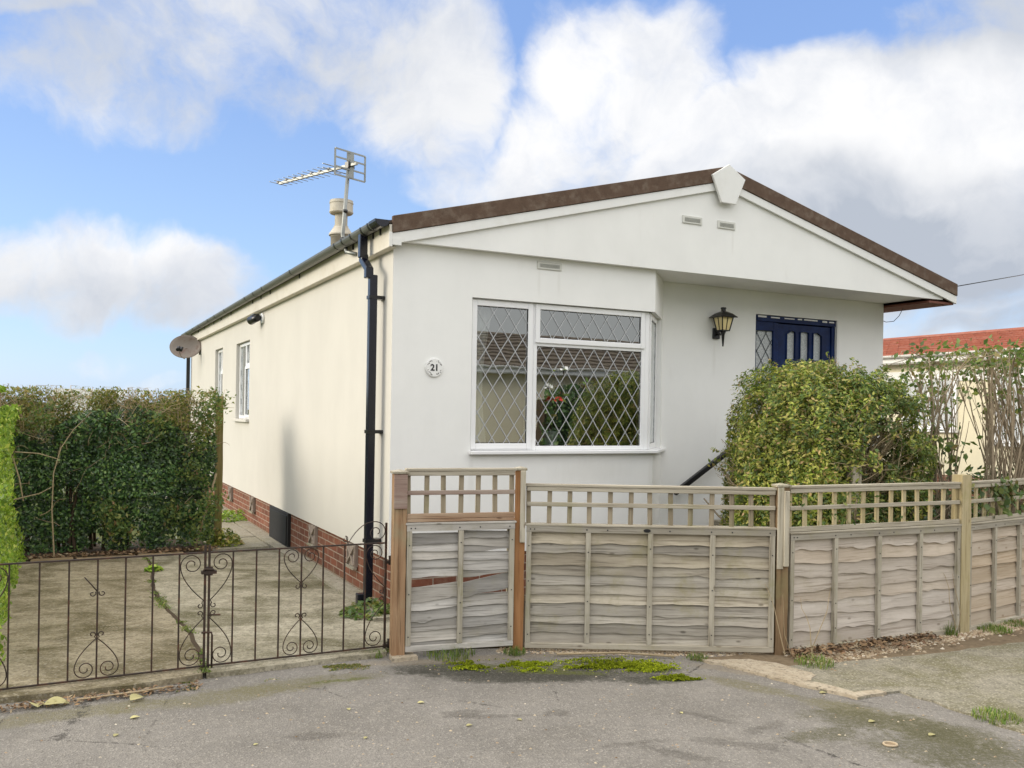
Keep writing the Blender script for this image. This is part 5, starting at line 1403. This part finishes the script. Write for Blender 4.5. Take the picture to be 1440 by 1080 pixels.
tag(leaves('moss', p[kk], .011, M['leaf_olive'], None, np.tile((0,0,.6),(kk.sum(),1)), 1, 100, .6), 'dull olive moss on the tarmac along the drive lip', 'moss', kind='stuff')

for i, (x,y,r_,h_,n,lab) in enumerate([
    (-.42,6.36,.16,.10,60,'green weed clump under the broken panel beside its middle batten'),
    (-.93,6.30,.07,.07,26,'small fresh weed beside the footing of the split orange post'),
    (3.56,7.17,.06,.14,24,'small grass tuft beside the thick tan post'),
    (4.02,7.33,.12,.09,60,'grass clump at the foot of the tan panel'),
    (4.35,7.55,.13,.07,60,'broad low grass clump farther along the tan panel'),
    (2.86,5.18,.12,.07,60,'grass tuft at the broken corner of the concrete pavement'),
    (3.08,5.02,.08,.06,40,'small grass tuft beside the bottom corner of the concrete pavement'),
    (2.16,6.24,.12,.10,44,'straggly weed growing from the leaf litter below the dark based post'),
    (1.36,6.36,.07,.06,24,'tiny weed under the end of the wide grey panel'),
    (.05,6.42,.07,.07,30,'tiny weed at the foot of the slim stained post')]):
    tuft('grass_tuft', int(n*5), r_*1.15, h_*1.0, M['grass'], (x,y,.01), 300+i, lab, 'grass tuft', 'grass and weed tufts along the fence')
q = hw(-.16,-.02,.035); weed('weed_clump', 420, .25, .12, M['leaf_shrub'], tuple(q), 401, 'leafy weed clump on the drive at the foot of the downpipe', 'weed', 'leafy weeds around the drive', .06)
q = hw(-.10,6.9,.05); weed('weed_clump', 420, .42, .14, M['leaf_lime'], tuple(q), 402, 'leafy weeds on the path against the brick skirt', 'weed', 'leafy weeds around the drive', .07)
q = hw(-.66,4.25,.05); weed('weed_clump', 420, .22, .22, M['leaf_bush'], tuple(q), 403, 'leafy weeds round the foot of the mossy timber post', 'weed', 'leafy weeds around the drive', .06)
q = hw(-1.62,2.75,.035); weed('weed_clump', 70, .08, .06, M['leaf_lime'], tuple(q), 404, 'single bright weed at the head of the crack in the drive', 'weed', 'leafy weeds around the drive', .07)
N = 2600; tt = nr_.random(N); p = hl(-1.66+.05*np.sin(tt*9)+nr_.normal(0,.018,N)*(1+1.4*tt), -1.235+5.13*tt, np.full(N,.036)+nr_.random(N)*.012); kk = (vnoise(p,3,405)+.6*vnoise(p,11,408) > .25)
tag(leaves('crack_weeds', p[kk], .02, M['grass'], None, None, 1, 406, .4), 'low green weeds along the crack in the drive', 'weeds', kind='stuff')
# the dark joint itself
mbj = MB(); pts = [hw(-1.66+.05*math.sin(k/42*9)+rn2.gauss(0,.005), -1.235+5.13*k/42, .0385) for k in range(43)]
for a_, b_ in zip(pts, pts[1:]): mbj.quad(a_-HT*.016, a_+HT*.016, b_+HT*.016, b_-HT*.016)
tag(mbj.build('drive_joint', M['soil']), kind='structure')

# fallen leaves and scraps lying on the tarmac
rnd = random.Random(77)
lv = [(-2.085,4.97,.055,.6),(-2.07,4.70,.04,1.4),(-.925,5.17,.035,2.0),(-.516,5.305,.045,.2),(.069,5.037,.035,2.6),(-.209,4.932,.04,.4),(-.75,4.72,.03,1),(1.0,5.9,.035,.3),(1.02,5.2,.03,2),(-1.3,4.6,.03,0.7),(2.0,5.62,.05,.1),(2.1,5.1,.05,.3),(2.35,4.9,.05,.4)]
base = None
for i, (x,y,s,rz) in enumerate(lv):
    if base is None:
        m_ = MB(); n = 8; vs = []; 
        for k in range(n+1):
            t_ = k/n; w = .34*math.sin(PI*t_**.8); c_ = .10*math.sin(PI*t_)
            vs += [(t_-.5,-w,c_+.10*w),(t_-.5,0,c_*.6),(t_-.5,w,c_+.13*w)]
        m_.add(vs, [(3*k+j,3*k+3+j,3*k+4+j,3*k+1+j) for k in range(n) for j in (0,1)], True)
        o = m_.build('fallen_leaf', M['dead_leaf']); base = o
    else:
        o = base.copy(); C.objects.link(o)
    o.location = (x,y,.004); o.scale = (s,s,s); o.rotation_euler = (0,0,rz)
    tag(o, 'small yellowed fallen leaf lying on the grey tarmac', 'leaf', 'fallen leaves on the tarmac')
for (x,y,s,rz,lab) in ((-2.615,5.15,.14,.5,'large pale green leaf lying by the drive lip below the gate'),(-2.72,5.12,.11,2.2,'crumpled pale leaf beside the large pale green leaf'),(-2.2,5.27,.11,1.2,'curled cream leaf on the mossy drive lip below the gate')):
    o = base.copy(); C.objects.link(o); o.location = (x,y,.012); o.scale = (s,s,s*1.3); o.rotation_euler = (.15,.1,rz); tag(o, lab, 'leaf', 'large leaves by the drive lip')
m_ = MB(); m_.tube([(.035*math.cos(2*PI*k/24),.03*math.sin(2*PI*k/24),.004) for k in range(25)], .006, 6, False); m_.lathe((0,0,.002), [(0,0),(.03,0)], 16); o = m_.build('washer_ring', M['gravel']); o.location = (2.053,4.745,.002); tag(o, 'pale flat ring lying on the mossy tarmac', 'ring')
m_ = MB(); m_.tube([hw(-2.4,-1.42,.02), hw(-2.1,-1.44,.03), hw(-1.9,-1.40,.025)], .006, 5); m_.tube([hw(-2.15,-1.46,.015), hw(-1.95,-1.38,.02)], .004, 5); tag(m_.build('fallen_twig', M['twig']), 'thin dry twig on the tarmac along the drive lip', 'twig')
m_ = MB(); m_.tube([Vector((.35,6.37,.02)),Vector((.8,6.40,.03)),Vector((1.2,6.36,.02))], .008, 5); tag(m_.build('fallen_twig', M['twig']), 'long dry twig lying on gravel below the wide grey panel', 'twig')

# ================================================================== THE NEIGHBOURS
def home(name, loc, rz, label, L, Wd, eave, ridge, wall, roof, over=.35, wins=()):
    r_ = empty(name, loc, rz, label, 'house', None)
    m_ = MB(); m_.box(0,L,0,Wd,0,eave-.02); m_.build('wall', wall, r_)
    for s in (0,1):
        m_ = MB(); n = 9; rr_ = random.Random(3+s); hw_ = Wd/2+over
        for k in range(n):
            y0 = -over+hw_*k/n; y1 = -over+hw_*(k+1)/n+.04; z0 = eave+(ridge-eave)*k/n; z1 = eave+(ridge-eave)*(k+1)/n
            m2 = int(L/.3)
            for j in range(m2):
                xa = -over+(L+2*over)*j/m2; xb = -over+(L+2*over)*(j+1)/m2-.008; dz = rr_.random()*.015
                A = [(y0,z0+.03+dz),(y1,z1+.005),(y1,z1-.03),(y0,z0)]
                if s: A = [(Wd-a_,b_) for a_, b_ in A]
                m_.prism(A, 'x', xa, xb)
        m_.build('roof', roof, r_)
    m_ = MB(); m_.prism([(-over+.02,eave-.01),(Wd/2,ridge-.04),(Wd+over-.02,eave-.01)], 'x', -over+.05, L+over-.05); m_.build('gable', wall, r_)
    m_ = MB(); m_.box(-over,L+over,-over-.03,-over,eave-.17,eave+.0); m_.box(-over,L+over,-over,0,eave-.19,eave-.17); m_.build('fascia', M['bargeboard'], r_)
    m_ = MB(); half_x = [( -over-.09+math.cos(PI+PI*k/8)*.06, eave+math.sin(PI+PI*k/8)*.06) for k in range(9)]; m_.prism(half_x, 'x', -over, L+over); m_.build('gutter', M['bargeboard'], r_)
    m_ = MB(); m_.prism([(Wd/2-.14,ridge-.01),(Wd/2,ridge+.06),(Wd/2+.14,ridge-.01)], 'x', -over, L+over); m_.build('ridge_cap', roof, r_)
    for (x0,x1,z0,z1) in wins:
        m_ = MB(); P = lambda s_, d_, z_: (s_, d_, z_)
        frame_mb(m_, P, x0, x1, z0, z1, .07, -.05, .02); m_.box((x0+x1)/2-.035,(x0+x1)/2+.035,-.05,.02,z0+.07,z1-.07); m_.box(x0-.05,x1+.05,-.10,-.0,z0-.06,z0-.01); w_ = m_.build('window', M['upvc'], r_)
        m_ = MB(); m_.box(x0+.07,x1-.07,-.03,-.012,z0+.07,z1-.07); m_.build('pane', M['obscure'], w_)
    return r_
# the red-roofed home to the right: its long side faces ours
nb = home('neighbour_bungalow', hw(14.9,16,0), HR-PI/2, 'cream neighbouring bungalow with a red tiled roof behind the leggy shrub', 20, 6.4, 3.22, 3.97, M['render_cream'], M['red_tiles'], .3,
          ((9.0,10.4,1.55,2.75),(11.3,12.7,1.3,2.75),(4,5.4,1.4,2.75)))
m_ = MB(); m_.box(0,20,-.03,-.004,2.62,2.86); m_.build('white_band', M['bargeboard'], nb)
m_ = MB(); m_.box(0,20,-.03,-.004,0,.55); m_.build('plinth', M['brick'], nb)
# the home across the road that the bay window mirrors
home('opposite_bungalow', hw(20,-12.9,0), HR+PI, 'cream bungalow with a brown roof across the road', 14.2, 6.4, 2.95, 4.05, M['render_cream'], M['tiles'], .35, ((3,4.8,1.2,2.6),))
oh = empty('opposite_hedge', hw(10,-11.6,0), HR, 'dark hedge across the road in front of the brown roofed bungalow', 'hedge')
N = 14000; p = np.stack([nr_.uniform(-2.3,4,N), nr_.normal(.55,.08,N), nr_.uniform(0,2.35,N)],axis=1); p[:,1] += vnoise(p,2.5,501)*.12; p[:,2] += .12*np.sin(p[:,0]*3)
leaves('foliage', p, .11, M['leaf_dark'], oh, np.tile((0,1.,.3),(N,1)), .8, 502, .55)
m_ = MB(); m_.box(-2.2,3.9,.0,.40,0,2.1); m_.build('inner_stems', M['bark_dark'], oh)
flat('grass_verge', [W2(-40,-9.3), W2(40,-9.3), W2(40,-30), W2(-40,-30)], .004, gm)

# ================================================================== FAR TREES
def tree(loc, h, rad, mat, seed, label, N=2200, size=.5, bush=False):
    r_ = empty('tree', loc, 0, label, 'tree', 'trees on the skyline')
    rs = np.random.default_rng(seed); rr_ = random.Random(seed); m = MB(); cz = h*.62
    m.tube(wander((0,0,0),(0,0,1),h*.55,6,rr_,.05), [h*.03*(1-.1*i) for i in range(7)], 7, False)
    cs = []
    for k in range(11):
        d_ = Vector((rr_.gauss(0,1),rr_.gauss(0,1),rr_.uniform(.0,.9))).normalized(); pts = wander((0,0,h*rr_.uniform(.2,.5)), d_+Vector((0,0,.35)), rad*rr_.uniform(.6,1.0), 5, rr_, .2)
        m.tube(pts, [h*.012*(1-.15*i) for i in range(6)], 5, False); cs += [pts[-1], pts[-2], pts[3]]
    m.build('trunk', M['bark_dark'], r_)
    cs = np.array([tuple(c_) for c_ in cs]); ci = rs.integers(0,len(cs),N); d = rs.normal(size=(N,3)); d /= np.linalg.norm(d,axis=1)[:,None]
    q = cs[ci]+d*(rs.random(N)**.5)[:,None]*rad*np.array((.36,.36,.27)); q = q[q[:,2] < h]
    leaves('crown', q, size, mat, r_, None, 1, seed, .6); return r_
def at(u, Y): return ((u-720-.7)/1247*Y, Y, 0)
far = [(28,46,537,20,'leaf_far','rounded autumn tree rising over the hedge beside the lime hedge'),(56,70,543,12,'leaf_far2','low bluish tree next to the rounded autumn tree'),
       (82,95,543,14,'leaf_far','low autumn tree on the skyline, third from the lime hedge'),(122,150,531,13,'leaf_far2','small dome shaped bluish tree alone on the skyline'),
       (104,120,541,13,'leaf_far2','low flat bluish tree beside the dome shaped one'),(140,130,539,12,'leaf_far','thin autumn tree just past the dome shaped one'),
       (162,110,541,14,'leaf_far2','low straggly tree in the middle of the skyline'),(182,75,543,12,'leaf_far','low brown tree where the skyline dips'),
       (204,48,530,19,'leaf_far','broad brown tree with a rounded top above the hedge'),(229,90,530,12,'leaf_far2','grey blue tree behind the broad brown one'),
       (250,40,522,15,'leaf_far','pale feathery tree beside the far corner of the park home'),(264,46,528,9,'leaf_far2','thin tree half hidden by the far corner of the park home'),
       (2,60,541,16,'leaf_far2','low tree at the edge of the view behind the lime hedge')]
for i, (u,Y,vt,hw_,mt,lab) in enumerate(far):
    h = 1.74 + (582-vt-.0162*(720-u))/1247*Y
    tree(at(u,Y), h, hw_/1247*Y*1.15, M[mt], 600+i, lab, 900, Y*.0036)
m_ = MB(); m_.prism([(-70,0),(-45,1.2),(-10,2.2),(30,2.8),(70,2.2),(110,.8),(130,0)], 'y', 0, 60); o = m_.build('far_hill', gm); o.location = (-120,170,-.5); tag(o, kind='structure')
m_ = MB(); m_.box(-1.7,1.7,0,6,0,2.75); m_.prism([(-1.9,2.75),(1.9,2.75),(1.9,2.8),(1.6,3.32),(-1.6,3.32),(-1.9,2.8)], 'y', -.3, 6.3)
o = m_.build('far_bungalow', M['bargeboard']); o.location = (at(105,78)[0],78,0); tag(o, 'long low white roof just showing over the twiggy top of the dark hedge', 'building')

# ================================================================== render settings
sc_ = bpy.context.scene
sc_.view_settings.view_transform = 'Standard'; sc_.view_settings.look = 'None'; sc_.view_settings.exposure = 0.5; sc_.view_settings.gamma = 1.0
sc_.render.engine = 'CYCLES'; sc_.cycles.max_bounces = 8; sc_.cycles.diffuse_bounces = 4; sc_.cycles.transparent_max_bounces = 16
sc_.cycles.use_denoising = True; sc_.cycles.sample_clamp_indirect = 6
